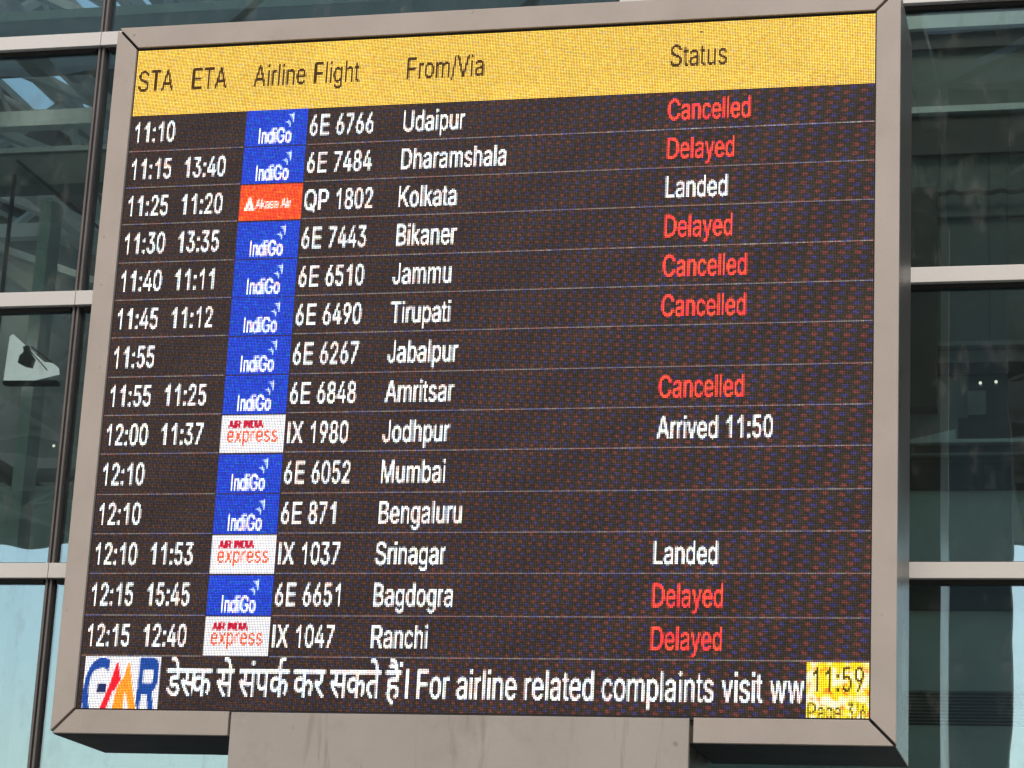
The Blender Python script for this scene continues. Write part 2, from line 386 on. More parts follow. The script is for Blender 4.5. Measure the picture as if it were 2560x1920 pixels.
        [60, 0, 60, 509, 372, 509, 372, 452, 125, 452, 125, 286, 355, 286, 355, 229, 125, 229, 125, 57, 375, 57, 375, 0],
    ]),
    70: (410, [
        [60, 0, 60, 509, 369, 509, 369, 452, 125, 452, 125, 278, 346, 278, 346, 221, 125, 221, 125, 0],
    ]),
    71: (520, [
        [269, -7, 225, -3, 185, 7, 149, 25, 118, 49, 91, 79, 69, 116, 53, 157, 43, 203, 40, 254, 43, 305, 53, 352, 69, 393, 91, 429, 117, 459, 149, 484, 184, 501, 223, 512, 265, 516, 291, 514, 316, 510, 340, 504, 363, 494, 384, 483, 403, 469, 421, 453, 436, 436, 449, 416, 460, 395, 468, 373, 474, 349, 408, 349, 387, 393, 356, 427, 315, 448, 265, 456, 236, 453, 209, 445, 183, 432, 160, 414, 141, 392, 125, 364, 113, 332, 106, 295, 103, 254, 106, 213, 113, 177, 125, 145, 141, 117, 161, 95, 184, 76, 210, 63, 238, 56, 269, 53, 296, 55, 322, 61, 345, 71, 365, 85, 382, 102, 396, 123, 407, 147, 413, 173, 415, 202, 434, 199, 283, 199, 283, 256, 478, 256, 478, 200, 475, 160, 466, 124, 451, 91, 431, 62, 406, 38, 377, 19, 344, 5, 308, -4],
    ]),
    73: (240, [
        [86, 0, 154, 0, 154, 509, 86, 509],
    ]),
    74: (396, [
        [185, -7, 143, -2, 106, 11, 75, 33, 52, 63, 38, 100, 33, 145, 33, 173, 98, 173, 98, 145, 100, 117, 108, 93, 122, 74, 139, 61, 160, 53, 185, 50, 209, 53, 230, 61, 248, 74, 261, 93, 269, 117, 272, 145, 272, 509, 336, 509, 336, 145, 332, 100, 318, 63, 294, 33, 263, 11, 227, -2],
    ]),
    75: (467, [
        [104, 145, 104, 216, 139, 261, 174, 303, 212, 344, 364, 509, 448, 509, 231, 276],
        [60, 0, 60, 509, 125, 509, 125, 334, 124, 225, 125, 193, 125, 0],
        [372, 0, 188, 259, 228, 309, 449, 0],
    ]),
    76: (393, [
        [60, 0, 60, 509, 125, 509, 125, 57, 361, 57, 361, 0],
    ]),
    77: (628, [
        [60, 0, 60, 509, 152, 509, 277, 187, 287, 159, 299, 123, 311, 84, 322, 49, 307, 49, 318, 83, 330, 121, 342, 158, 352, 187, 476, 509, 568, 509, 568, 0, 504, 0, 504, 291, 504, 327, 505, 369, 506, 413, 507, 457, 498, 409, 482, 363, 467, 322, 456, 291, 342, 0, 286, 0, 170, 291, 159, 321, 145, 361, 129, 408, 112, 457, 119, 457, 120, 416, 121, 372, 122, 328, 122, 291, 122, 0],
    ]),
    78: (523, [
        [60, 0, 60, 509, 136, 509, 343, 183, 363, 151, 388, 107, 414, 55, 405, 54, 401, 108, 399, 157, 399, 195, 399, 509, 463, 509, 463, 0, 387, 0, 202, 290, 177, 331, 148, 381, 108, 452, 119, 454, 122, 384, 124, 328, 125, 291, 125, 0],
    ]),
    80: (445, [
        [60, 0, 60, 509, 235, 509, 272, 506, 305, 499, 332, 487, 356, 471, 375, 452, 390, 430, 400, 404, 407, 377, 409, 348, 407, 318, 400, 291, 390, 265, 375, 243, 356, 223, 332, 207, 305, 195, 272, 188, 235, 186, 109, 186, 109, 242, 233, 242, 257, 244, 279, 248, 297, 256, 312, 266, 324, 279, 333, 294, 339, 310, 343, 328, 344, 348, 343, 367, 339, 385, 333, 402, 324, 416, 312, 428, 297, 439, 279, 446, 257, 451, 232, 452, 125, 452, 125, 0],
    ]),
    81: (533, [
        [245, 159, 313, 159, 369, 85, 384, 65, 468, -48, 401, -48, 346, 27, 331, 46],
        [267, -7, 225, -3, 186, 7, 150, 25, 119, 49, 92, 79, 70, 115, 53, 157, 44, 203, 40, 254, 44, 305, 53, 352, 70, 393, 92, 429, 119, 459, 150, 484, 186, 501, 225, 512, 267, 516, 309, 512, 348, 501, 384, 484, 415, 459, 442, 429, 464, 393, 480, 352, 490, 305, 493, 254, 490, 203, 480, 157, 464, 115, 442, 79, 415, 49, 384, 25, 348, 7, 309, -3],
        [267, 53, 296, 55, 324, 63, 349, 76, 372, 94, 392, 116, 408, 144, 420, 176, 428, 213, 430, 254, 428, 295, 420, 332, 408, 365, 392, 392, 372, 415, 349, 433, 324, 446, 296, 453, 267, 456, 237, 453, 210, 445, 184, 433, 161, 415, 142, 392, 125, 364, 113, 332, 106, 295, 103, 254, 106, 213, 113, 176, 125, 144, 142, 117, 161, 94, 184, 76, 210, 63, 237, 55],
    ]),
    82: (449, [
        [60, 0, 60, 509, 236, 509, 273, 506, 305, 500, 333, 489, 356, 473, 376, 455, 390, 433, 401, 408, 407, 381, 409, 352, 407, 323, 401, 296, 390, 271, 376, 250, 356, 232, 333, 217, 305, 206, 273, 200, 236, 198, 96, 198, 96, 255, 234, 255, 258, 256, 280, 260, 298, 267, 313, 276, 325, 287, 334, 300, 340, 316, 344, 333, 345, 352, 344, 371, 340, 389, 334, 405, 325, 419, 313, 430, 298, 440, 279, 446, 258, 451, 233, 452, 125, 452, 125, 0],
        [353, 0, 230, 229, 303, 229, 428, 0],
    ]),
    83: (447, [
        [224, -9, 188, -7, 156, -1, 128, 9, 102, 23, 81, 40, 64, 60, 51, 83, 42, 109, 38, 137, 104, 137, 108, 118, 114, 102, 123, 88, 136, 76, 150, 66, 166, 59, 224, 49, 246, 50, 267, 54, 286, 60, 303, 69, 317, 79, 329, 92, 338, 106, 344, 122, 346, 139, 344, 154, 340, 168, 332, 179, 296, 205, 245, 222, 184, 239, 145, 253, 112, 269, 86, 289, 67, 313, 56, 341, 52, 372, 54, 400, 62, 425, 75, 448, 92, 468, 113, 484, 138, 498, 165, 508, 195, 514, 227, 516, 259, 514, 289, 508, 316, 498, 340, 484, 360, 468, 377, 449, 390, 427, 398, 403, 401, 378, 337, 378, 332, 402, 320, 421, 302, 437, 280, 449, 254, 456, 225, 459, 204, 457, 185, 454, 167, 448, 152, 440, 139, 430, 129, 418, 121, 405, 117, 391, 115, 376, 117, 359, 122, 345, 131, 334, 169, 308, 212, 293, 264, 279, 312, 264, 359, 238, 395, 198, 402, 180, 407, 161, 408, 139, 406, 112, 399, 87, 386, 64, 370, 43, 349, 25, 323, 11, 294, 0, 261, -7],
    ]),
    84: (449, [
        [32, 452, 32, 509, 417, 509, 417, 452, 257, 452, 257, 0, 193, 0, 193, 452],
    ]),
    85: (517, [
        [259, -8, 220, -6, 186, 2, 154, 15, 126, 33, 103, 55, 85, 80, 71, 108, 63, 140, 60, 173, 60, 509, 124, 509, 124, 178, 126, 155, 132, 133, 141, 113, 153, 95, 169, 80, 187, 68, 208, 59, 232, 53, 259, 52, 285, 53, 309, 59, 331, 68, 349, 80, 364, 95, 377, 113, 385, 133, 391, 155, 393, 178, 393, 509, 457, 509, 457, 173, 454, 140, 446, 108, 433, 80, 414, 55, 391, 33, 363, 15, 332, 2, 297, -6],
    ]),
    86: (480, [
        [204, 0, 16, 509, 84, 509, 192, 206, 215, 137, 248, 31, 235, 31, 267, 138, 290, 206, 395, 509, 463, 509, 278, 0],
    ]),
    88: (474, [
        [18, 0, 217, 284, 217, 236, 29, 509, 104, 509, 178, 400, 204, 361, 223, 329, 243, 292, 232, 292, 252, 329, 272, 361, 298, 400, 374, 509, 446, 509, 259, 239, 259, 287, 456, 0, 382, 0, 292, 129, 268, 165, 250, 195, 230, 231, 244, 231, 225, 196, 206, 166, 182, 129, 91, 0],
    ]),
    97: (389, [
        [160, -9, 137, -7, 115, -3, 94, 5, 76, 15, 60, 29, 48, 45, 38, 63, 32, 84, 30, 108, 32, 128, 36, 146, 43, 161, 53, 174, 64, 184, 78, 193, 125, 211, 178, 220, 234, 227, 265, 235, 271, 240, 274, 246, 276, 255, 267, 297, 240, 322, 196, 331, 149, 322, 118, 301, 100, 274, 41, 291, 51, 313, 64, 331, 79, 346, 95, 358, 114, 368, 133, 375, 194, 384, 239, 379, 286, 360, 300, 350, 312, 336, 322, 320, 330, 301, 335, 278, 337, 251, 337, 0, 277, 0, 277, 52, 252, 25, 215, 1],
        [170, 45, 192, 47, 211, 51, 228, 59, 242, 68, 254, 80, 263, 93, 270, 108, 274, 122, 276, 138, 276, 190, 259, 182, 231, 176, 200, 171, 175, 168, 134, 159, 103, 139, 97, 130, 93, 118, 92, 105, 102, 72, 130, 52],
    ]),
    98: (424, [
        [229, -8, 208, -7, 189, -3, 172, 4, 138, 31, 118, 59, 112, 0, 53, 0, 53, 509, 114, 509, 114, 319, 137, 346, 171, 373, 188, 379, 207, 383, 229, 384, 259, 382, 287, 374, 313, 361, 335, 342, 354, 320, 370, 293, 381, 261, 388, 227, 390, 189, 388, 151, 381, 116, 370, 84, 355, 57, 336, 34, 313, 16, 288, 3, 260, -6],
        [220, 47, 242, 49, 262, 55, 279, 66, 294, 80, 306, 97, 316, 117, 323, 139, 327, 163, 328, 189, 327, 215, 323, 239, 316, 261, 307, 281, 295, 298, 280, 311, 262, 322, 243, 328, 220, 330, 198, 328, 178, 322, 161, 312, 147, 299, 134, 282, 125, 263, 118, 241, 114, 216, 113, 189, 114, 162, 118, 138, 125, 115, 135, 95, 147, 78, 162, 65, 179, 55, 198, 49],
    ]),
    99: (396, [
        [207, -8, 174, -5, 144, 3, 117, 16, 93, 35, 72, 58, 56, 85, 44, 116, 37, 150, 34, 187, 37, 225, 44, 260, 56, 291, 72, 318, 93, 341, 117, 360, 144, 374, 174, 382, 207, 384, 260, 377, 305, 356, 340, 322, 362, 277, 303, 262, 290, 289, 270, 311, 242, 325, 207, 330, 184, 328, 163, 321, 145, 310, 130, 296, 118, 278, 108, 258, 102, 236, 98, 212, 96, 187, 98, 163, 102, 139, 108, 117, 118, 97, 130, 80, 145, 66, 163, 55, 184, 49, 207, 46, 243, 52, 271, 66, 292, 89, 304, 117, 363, 102, 341, 56, 306, 21, 261, -1],
    ]),
    100: (424, [
        [195, -8, 165, -6, 137, 3, 111, 16, 89, 34, 70, 57, 55, 84, 43, 116, 36, 151, 34, 189, 36, 227, 43, 261, 55, 293, 70, 320, 89, 342, 112, 361, 137, 374, 165, 382, 196, 384, 218, 383, 237, 379, 253, 373, 287, 346, 306, 319, 311, 509, 372, 509, 372, 0, 313, 0, 313, 59, 287, 31, 252, 4, 236, -3, 217, -7],
        [205, 47, 226, 49, 246, 55, 263, 65, 278, 78, 290, 95, 299, 115, 306, 138, 310, 162, 312, 189, 310, 216, 306, 241, 300, 263, 290, 282, 278, 299, 263, 312, 246, 322, 227, 328, 205, 330, 182, 328, 162, 322, 145, 311, 130, 298, 118, 281, 108, 261, 102, 239, 98, 215, 96, 189, 98, 163, 102, 139, 109, 117, 118, 97, 130, 80, 145, 66, 162, 55, 182, 49],
    ]),
    101: (404, [
        [212, -8, 177, -5, 145, 3, 117, 16, 92, 35, 72, 58, 56, 85, 44, 116, 37, 150, 34, 187, 36, 224, 44, 258, 55, 290, 71, 317, 91, 340, 115, 359, 142, 373, 172, 382, 205, 384, 266, 374, 285, 366, 303, 355, 319, 341, 334, 324, 347, 305, 357, 282, 365, 256, 370, 227, 371, 194, 371, 169, 75, 169, 75, 221, 338, 221, 310, 202, 308, 226, 304, 248, 298, 269, 288, 286, 277, 301, 263, 314, 246, 323, 227, 328, 205, 330, 183, 328, 164, 323, 146, 313, 131, 301, 119, 286, 109, 270, 102, 251, 97, 231, 96, 211, 96, 178, 98, 151, 102, 127, 110, 106, 121, 88, 135, 73, 151, 61, 169, 53, 190, 48, 212, 46, 254, 53, 285, 73, 306, 105, 365, 91, 358, 72, 348, 55, 335, 39, 320, 26, 302, 14, 283, 4, 261, -3, 237, -7],
    ]),
    103: (425, [
        [207, -151, 180, -149, 156, -146, 134, -140, 82, -110, 51, -69, 101, -41, 122, -66, 154, -88, 207, -97, 236, -95, 261, -87, 282, -75, 298, -58, 308, -34, 311, -6, 311, 68, 287, 41, 252, 16, 236, 10, 217, 6, 195, 5, 165, 7, 138, 14, 113, 27, 90, 43, 71, 65, 55, 90, 43, 120, 36, 154, 34, 191, 36, 229, 43, 263, 55, 293, 71, 320, 90, 342, 112, 361, 138, 374, 166, 382, 196, 384, 218, 383, 237, 379, 253, 373, 288, 346, 308, 319, 313, 379, 372, 379, 372, -9, 370, -40, 363, -67, 350, -90, 334, -109, 314, -124, 291, -136, 265, -144, 237, -149],
        [205, 59, 227, 61, 246, 66, 264, 75, 278, 87, 290, 103, 300, 121, 307, 142, 311, 166, 312, 193, 311, 219, 307, 242, 300, 264, 291, 283, 279, 299, 264, 312, 247, 322, 227, 328, 205, 330, 182, 328, 163, 322, 145, 312, 130, 298, 118, 282, 109, 262, 102, 241, 98, 218, 96, 193, 98, 167, 102, 144, 109, 123, 118, 104, 131, 88, 145, 76, 163, 66, 183, 61],
    ]),
    104: (410, [
        [114, 227, 114, 0, 53, 0, 53, 509, 114, 509, 114, 287, 102, 287, 116, 319, 132, 344, 152, 362, 175, 374, 200, 382, 227, 384, 252, 383, 275, 377, 295, 369, 313, 356, 328, 340, 341, 321, 350, 298, 355, 271, 357, 240, 357, 0, 296, 0, 296, 235, 293, 263, 286, 286, 273, 304, 256, 318, 235, 326, 210, 329, 192, 328, 176, 324, 161, 317, 147, 308, 136, 297, 126, 283, 119, 266, 115, 248],
    ]),
    105: (167, [
        [53, 0, 53, 379, 114, 379, 114, 0],
        [84, 443, 73, 444, 63, 448, 54, 455, 47, 463, 43, 472, 41, 483, 43, 494, 47, 504, 54, 512, 63, 518, 73, 522, 84, 524, 95, 522, 105, 518, 114, 512, 121, 504, 125, 494, 126, 483, 125, 472, 121, 463, 114, 455, 105, 448, 95, 444],
    ]),
    107: (381, [
        [110, 137, 110, 212, 121, 212, 284, 379, 360, 379, 184, 199, 177, 199],
        [53, 0, 53, 509, 114, 509, 114, 0],
        [294, 0, 148, 186, 191, 229, 372, 0],
    ]),
    108: (167, [
        [53, 0, 114, 0, 114, 509, 53, 509],
    ]),
    109: (610, [
        [53, 0, 53, 379, 112, 379, 112, 295, 114, 314, 122, 331, 132, 346, 172, 376, 219, 386, 245, 383, 268, 375, 287, 361, 303, 342, 314, 320, 321, 295, 312, 295, 318, 312, 326, 329, 337, 343, 381, 375, 437, 386, 458, 385, 478, 380, 497, 372, 514, 361, 529, 346, 541, 328, 550, 307, 555, 283, 557, 255, 557, 0, 496, 0, 496, 254, 493, 279, 485, 298, 473, 313, 456, 323, 438, 329, 419, 330, 402, 329, 387, 326, 374, 320, 345, 290, 335, 247, 335, 0, 274, 0, 274, 260, 272, 280, 265, 297, 253, 311, 238, 322, 220, 328, 199, 330, 158, 320, 145, 312, 135, 302, 126, 289, 119, 274, 115, 257, 114, 238, 114, 0],
    ]),
    110: (410, [
        [114, 227, 114, 0, 53, 0, 53, 379, 112, 379, 112, 287, 102, 287, 116, 319, 132, 344, 152, 362, 175, 374, 200, 382, 227, 384, 252, 383, 275, 377, 295, 369, 313, 356, 328, 340, 341, 321, 350, 298, 355, 271, 357, 240, 357, 0, 296, 0, 296, 235, 293, 263, 286, 286, 273, 304, 256, 318, 235, 326, 210, 329, 192, 328, 176, 324, 161, 317, 147, 308, 136, 297, 126, 283, 119, 266, 115, 248],
    ]),
    111: (415, [
        [207, -8, 174, -5, 144, 3, 117, 16, 93, 35, 72, 58, 56, 85, 44, 116, 37, 150, 34, 187, 37, 225, 44, 260, 56, 291, 72, 318, 93, 341, 117, 360, 144, 374, 174, 382, 207, 384, 241, 382, 271, 374, 299, 360, 323, 341, 343, 318, 359, 291, 371, 260, 379, 225, 381, 187, 379, 150, 371, 116, 359, 85, 343, 58, 323, 35, 299, 16, 271, 3, 241, -5],
        [207, 46, 231, 49, 252, 55, 270, 66, 285, 80, 298, 97, 307, 117, 314, 139, 318, 163, 319, 187, 318, 212, 314, 236, 307, 258, 298, 278, 285, 296, 270, 310, 252, 321, 231, 328, 207, 330, 184, 328, 163, 321, 145, 310, 130, 296, 118, 278, 108, 258, 102, 236, 98, 212, 96, 187, 98, 163, 102, 139, 108, 117, 118, 97, 130, 80, 145, 66, 163, 55, 184, 49],
    ]),
    112: (424, [
        [53, -143, 53, 379, 112, 379, 112, 319, 137, 346, 171, 373, 188, 379, 207, 383, 229, 384, 259, 382, 287, 374, 313, 361, 335, 342, 354, 320, 370, 293, 381, 261, 388, 227, 390, 189, 388, 151, 381, 116, 370, 84, 355, 57, 336, 34, 313, 16, 288, 3, 260, -6, 229, -8, 208, -7, 189, -3, 173, 4, 138, 31, 118, 59, 114, -143],
        [220, 47, 242, 49, 262, 55, 279, 66, 294, 80, 306, 97, 316, 117, 323, 139, 327, 163, 328, 189, 327, 215, 323, 239, 316, 261, 307, 281, 295, 298, 280, 311, 262, 322, 243, 328, 220, 330, 198, 328, 178, 322, 161, 312, 147, 299, 134, 282, 125, 263, 118, 241, 114, 216, 113, 189, 114, 162, 118, 138, 125, 115, 135, 95, 147, 78, 162, 65, 179, 55, 198, 49],
    ]),
    114: (259, [
        [53, 0, 53, 379, 112, 379, 112, 321, 124, 339, 137, 354, 152, 367, 171, 377, 191, 383, 213, 385, 229, 384, 243, 384, 243, 322, 230, 324, 207, 326, 190, 324, 174, 321, 159, 315, 146, 306, 135, 296, 126, 284, 119, 269, 115, 254, 114, 237, 114, 0],
    ]),
    115: (365, [
        [182, -8, 157, -7, 133, -3, 112, 3, 93, 12, 76, 24, 62, 38, 50, 54, 41, 73, 36, 94, 94, 107, 101, 87, 111, 72, 124, 60, 141, 52, 160, 47, 181, 45, 206, 47, 227, 53, 244, 62, 258, 74, 265, 88, 268, 103, 266, 115, 262, 126, 254, 136, 243, 144, 229, 150, 212, 155, 149, 170, 118, 180, 92, 192, 72, 208, 58, 227, 50, 249, 47, 274, 49, 295, 55, 314, 65, 332, 79, 347, 95, 360, 115, 370, 137, 378, 161, 383, 187, 384, 212, 383, 234, 379, 254, 372, 271, 363, 286, 352, 299, 339, 324, 290, 268, 277, 262, 291, 254, 304, 243, 316, 228, 325, 210, 331, 187, 333, 166, 331, 147, 326, 131, 317, 119, 305, 111, 292, 109, 277, 110, 264, 115, 253, 124, 243, 172, 223, 229, 209, 261, 200, 287, 187, 306, 171, 320, 153, 328, 131, 331, 107, 329, 85, 323, 65, 312, 47, 298, 31, 281, 18, 260, 6, 236, -2, 210, -7],
    ]),
    116: (227, [
        [204, 379, 204, 327, 6, 327, 6, 379],
        [65, 471, 126, 471, 126, 98, 127, 83, 130, 70, 136, 61, 144, 55, 156, 51, 170, 50, 185, 51, 202, 54, 213, 2, 192, -3, 168, -4, 138, -1, 113, 7, 92, 21, 77, 41, 68, 64, 65, 93],
    ]),
    117: (410, [
        [182, -5, 158, -3, 135, 2, 115, 11, 97, 23, 82, 39, 69, 59, 60, 82, 54, 109, 53, 139, 53, 379, 114, 379, 114, 144, 116, 117, 124, 94, 137, 75, 154, 61, 175, 53, 200, 50, 218, 51, 234, 55, 249, 62, 263, 71, 274, 83, 283, 97, 290, 113, 295, 132, 296, 153, 296, 379, 357, 379, 357, 0, 298, 0, 298, 92, 307, 92, 294, 60, 277, 35, 257, 17, 234, 5, 209, -3],
    ]),
    118: (389, [
        [163, 0, 17, 379, 84, 379, 165, 155, 187, 87, 206, 21, 184, 21, 203, 87, 224, 155, 305, 379, 371, 379, 226, 0],
    ]),
    119: (567, [
        [138, 0, 23, 379, 87, 379, 133, 214, 154, 137, 175, 41, 165, 41, 186, 135, 206, 214, 252, 379, 316, 379, 362, 214, 382, 136, 402, 41, 391, 41, 413, 135, 434, 214, 480, 379, 545, 379, 429, 0, 368, 0, 319, 172, 305, 225, 291, 280, 277, 338, 291, 338, 277, 280, 263, 225, 248, 172, 199, 0],
    ]),
    120: (379, [
        [21, 0, 171, 218, 171, 171, 29, 379, 100, 379, 147, 306, 179, 253, 207, 206, 175, 206, 202, 253, 233, 306, 282, 379, 352, 379, 209, 169, 209, 214, 358, 0, 287, 0, 231, 85, 200, 136, 173, 182, 205, 182, 178, 136, 148, 85, 91, 0],
    ]),
    121: (389, [
        [47, -139, 61, -86, 71, -87, 104, -89, 130, -74, 151, -36, 163, -1, 17, 379, 84, 379, 165, 155, 187, 87, 206, 21, 184, 21, 202, 87, 224, 155, 305, 379, 371, 379, 204, -58, 177, -107, 139, -136, 91, -145, 65, -143],
    ]),
    32: (280, [
    ]),
    2337: (331, [
        [206, 128, 172, 123, 142, 113, 97, 151, 87, 166, 81, 183, 79, 202, 84, 230, 100, 249, 131, 263, 177, 267, 230, 267, 230, 316, 0, 316, 0, 357, 340, 357, 340, 316, 277, 316, 277, 226, 171, 226, 146, 225, 133, 219, 125, 199, 133, 176, 150, 159, 208, 169, 235, 166, 258, 159, 279, 147, 294, 131, 304, 112, 307, 88, 304, 64, 294, 43, 279, 25, 257, 11, 228, 3, 194, 0, 157, 3, 124, 11, 93, 25, 64, 44, 38, 66, 14, 91, 49, 119, 71, 95, 94, 76, 116, 61, 140, 51, 166, 45, 194, 43, 231, 47, 253, 62, 260, 87, 259, 100, 254, 110, 246, 117, 235, 123, 222, 126],
    ]),
    2360: (388, [
        [337, 316, 337, 0, 291, 0, 291, 153, 257, 146, 218, 144, 167, 148, 122, 159, 96, 145, 151, 84, 218, 24, 187, -7, 127, 50, 76, 104, 42, 147, 26, 175, 23, 195, 32, 216, 39, 221, 48, 225, 60, 226, 85, 219, 104, 201, 120, 229, 125, 263, 122, 294, 115, 316, 0, 316, 0, 357, 397, 357, 397, 316],
        [212, 185, 253, 187, 291, 195, 291, 316, 161, 316, 168, 294, 171, 263, 166, 221, 150, 191],
    ]),
    2325: (438, [
        [446, 316, 260, 316, 260, 200, 279, 216, 302, 226, 327, 229, 350, 227, 370, 219, 388, 205, 401, 187, 409, 164, 411, 137, 403, 81, 374, 22, 333, 46, 356, 88, 365, 136, 364, 153, 360, 166, 354, 176, 346, 184, 335, 188, 323, 190, 302, 185, 281, 171, 260, 148, 260, 0, 213, 0, 213, 100, 179, 78, 130, 68, 79, 79, 64, 87, 51, 98, 41, 112, 33, 128, 28, 146, 26, 167, 30, 195, 40, 219, 58, 240, 81, 255, 109, 264, 140, 267, 170, 265, 195, 261, 191, 219, 168, 223, 143, 225, 122, 223, 105, 218, 91, 210, 81, 198, 75, 184, 73, 168, 75, 149, 81, 134, 90, 123, 103, 114, 116, 110, 131, 108, 147, 109, 162, 113, 176, 120, 213, 149, 213, 316, 0, 316, 0, 357, 446, 357],
    ]),
    2346: (326, [
        [275, 316, 275, 0, 229, 0, 229, 110, 192, 91, 146, 84, 104, 92, 74, 111, 52, 148, 45, 206, 45, 316, 0, 316, 0, 357, 335, 357, 335, 316],
        [229, 316, 92, 316, 92, 212, 94, 175, 99, 152, 109, 138, 120, 131, 134, 126, 151, 125, 194, 136, 229, 161],
    ]),
    2352: (235, [
        [227, 24, 196, -7, 132, 50, 79, 104, 43, 147, 27, 175, 23, 195, 32, 216, 39, 221, 48, 225, 60, 226, 85, 219, 104, 200, 118, 209, 128, 218, 137, 229, 147, 269, 144, 295, 137, 316, 0, 316, 0, 357, 244, 357, 244, 316, 184, 316, 193, 263, 192, 243, 187, 225, 180, 210, 146, 173, 96, 146, 156, 84],
    ]),
    2340: (327, [
        [276, 316, 276, 0, 230, 0, 230, 188, 167, 188, 115, 185, 86, 172, 78, 163, 74, 151, 72, 136, 75, 118, 82, 99, 94, 82, 156, 23, 125, -7, 76, 39, 39, 87, 32, 104, 27, 121, 26, 139, 34, 175, 53, 202, 94, 223, 156, 229, 230, 229, 230, 316, 0, 316, 0, 357, 335, 357, 335, 316],
    ]),
    2361: (305, [
        [184, 40, 218, 56, 226, 64, 230, 74, 231, 85, 230, 99, 224, 110, 215, 119, 201, 126, 183, 130, 161, 132, 136, 130, 116, 124, 100, 115, 89, 103, 82, 88, 79, 71, 86, 37, 113, 0, 173, -51, 142, -82, 110, -55, 83, -29, 62, -5, 46, 20, 36, 46, 33, 75, 42, 113, 66, 142, 47, 168, 40, 202, 45, 230, 61, 249, 91, 263, 132, 267, 207, 267, 207, 316, 0, 316, 0, 357, 314, 357, 314, 316, 254, 316, 254, 226, 132, 226, 107, 225, 94, 219, 86, 199, 91, 179, 105, 163, 163, 172, 188, 171, 209, 167, 228, 160, 243, 151, 255, 141, 265, 129, 271, 116, 275, 102, 276, 88, 274, 67, 268, 49, 257, 33, 242, 20, 223, 9, 200, 1],
    ]),
    2375: (0, [
        [-97, 353, -121, 425, -147, 462, -181, 473, -203, 470, -221, 465, -235, 507, -183, 515, -163, 513, -145, 508, -129, 500, -114, 488, -101, 471, -88, 450, -54, 353],
    ]),
    2376: (0, [
        [-103, 353, -131, 387, -157, 401, -184, 404, -207, 400, -231, 392, -246, 431, -218, 441, -187, 444, -171, 443, -155, 439, -141, 432, -107, 397, -128, 445, -151, 468, -182, 475, -204, 473, -222, 467, -235, 507, -183, 515, -163, 513, -145, 508, -129, 500, -114, 488, -101, 471, -88, 450, -54, 353],
    ]),
    2306: (0, [
        [-106, 443, -97, 467, -75, 477, -52, 467, -43, 443, -52, 420, -75, 410, -97, 420],
    ]),
    2404: (218, [
        [111, 357, 158, 357, 158, 0, 111, 0],
    ]),
}
G = {chr(k): (a, [list(zip(c[0::2], c[1::2])) for c in v]) for k, (a, v) in G.items()}
# advance widths of a common grotesque, thousandths of an em
ADV = {' ':278,'/':278,':':278,'A':667,'B':667,'C':722,'D':722,'E':667,'F':611,'G':778,'I':278,'J':500,'K':667,'L':556,'M':833,
       'N':722,'P':667,'Q':778,'R':722,'S':667,'T':611,'U':722,'V':667,'X':667,'a':556,'b':556,'c':500,'d':556,'e':556,'g':556,
       'h':556,'i':222,'k':500,'l':222,'m':833,'n':556,'o':556,'p':556,'r':333,'s':500,'t':278,'u':556,'v':500,'w':722,'x':500,'y':500}
for d in '0123456789': ADV[d] = 556
SS = 5
class Raster:
    """coverage of each LED by vector outlines, non-zero winding"""
    def __init__(self, u0, v0, u1, v1):
        self.u0, self.v0, self.w, self.h = int(u0), int(v0), int(u1) - int(u0), int(v1) - int(v0)
        self.full = np.zeros((self.h * SS, self.w * SS), bool)
        self.grow = 0
    def fill(self, contours, grow=0):
        wind = np.zeros((self.h * SS, self.w * SS + 1), np.int32)
        H = self.h * SS
        for c in contours:
            pts = [((x - self.u0) * SS, (y - self.v0) * SS) for x, y in c]
            for i in range(len(pts)):
                (xa, ya), (xb, yb) = pts[i], pts[(i + 1) % len(pts)]
                if ya == yb: continue
                s = 1
                if ya > yb: xa, ya, xb, yb, s = xb, yb, xa, ya, -1
                for r in range(max(0, math.ceil(ya - 0.5)), min(H, math.ceil(yb - 0.5))):
                    x = xa + (r + 0.5 - ya) * (xb - xa) / (yb - ya)
                    k = min(max(0, math.ceil(x - 0.5)), self.w * SS)
                    wind[r, k] += s
        on = np.cumsum(wind, axis=1)[:, :-1] != 0
        o2 = on.copy()
        for g in range(1, grow + 1):
            o2[:, g:] |= on[:, :-g]; o2[:, :-g] |= on[:, g:]
        self.full |= o2
        return self
    def text(self, s, pen, base, em, cap, grow=0, clip=None):
        sy = cap / 509.0
        cs = []
        for ch in s:
            adv, cont = G[ch]
            a = ADV[ch] * em / 1000.0
            sx = a / max(adv, 1)
            cs += [[(pen + x * sx, base - y * sy) for x, y in c] for c in cont]
            pen += a
        self.fill(cs, grow)
        return pen
    def level(self, gain=1.0):
        c = self.full.reshape(self.h, SS, self.w, SS).mean(axis=(1, 3))
        return np.clip(c * gain, 0, 1)

# slow hue drift over the screen so that neighbouring LEDs share a cast
rg = np.random.default_rng(5)
def field(per):
    a = rg.random((int(440 / per) + 3, int(490 / per) + 3))
    yy, xx = np.mgrid[0:440, 0:490]
    fx, fy = xx / per, yy / per
    ix, iy = fx.astype(int), fy.astype(int)
    tx, ty = fx - ix, fy - iy
    return (a[iy, ix]*(1-tx)*(1-ty) + a[iy, ix+1]*tx*(1-ty) + a[iy+1, ix]*(1-tx)*ty + a[iy+1, ix+1]*tx*ty)
HUE_A, HUE_B = field(3.2), field(3.4)
JIT = 0.80 + 0.40 * rg.random((440, 490))

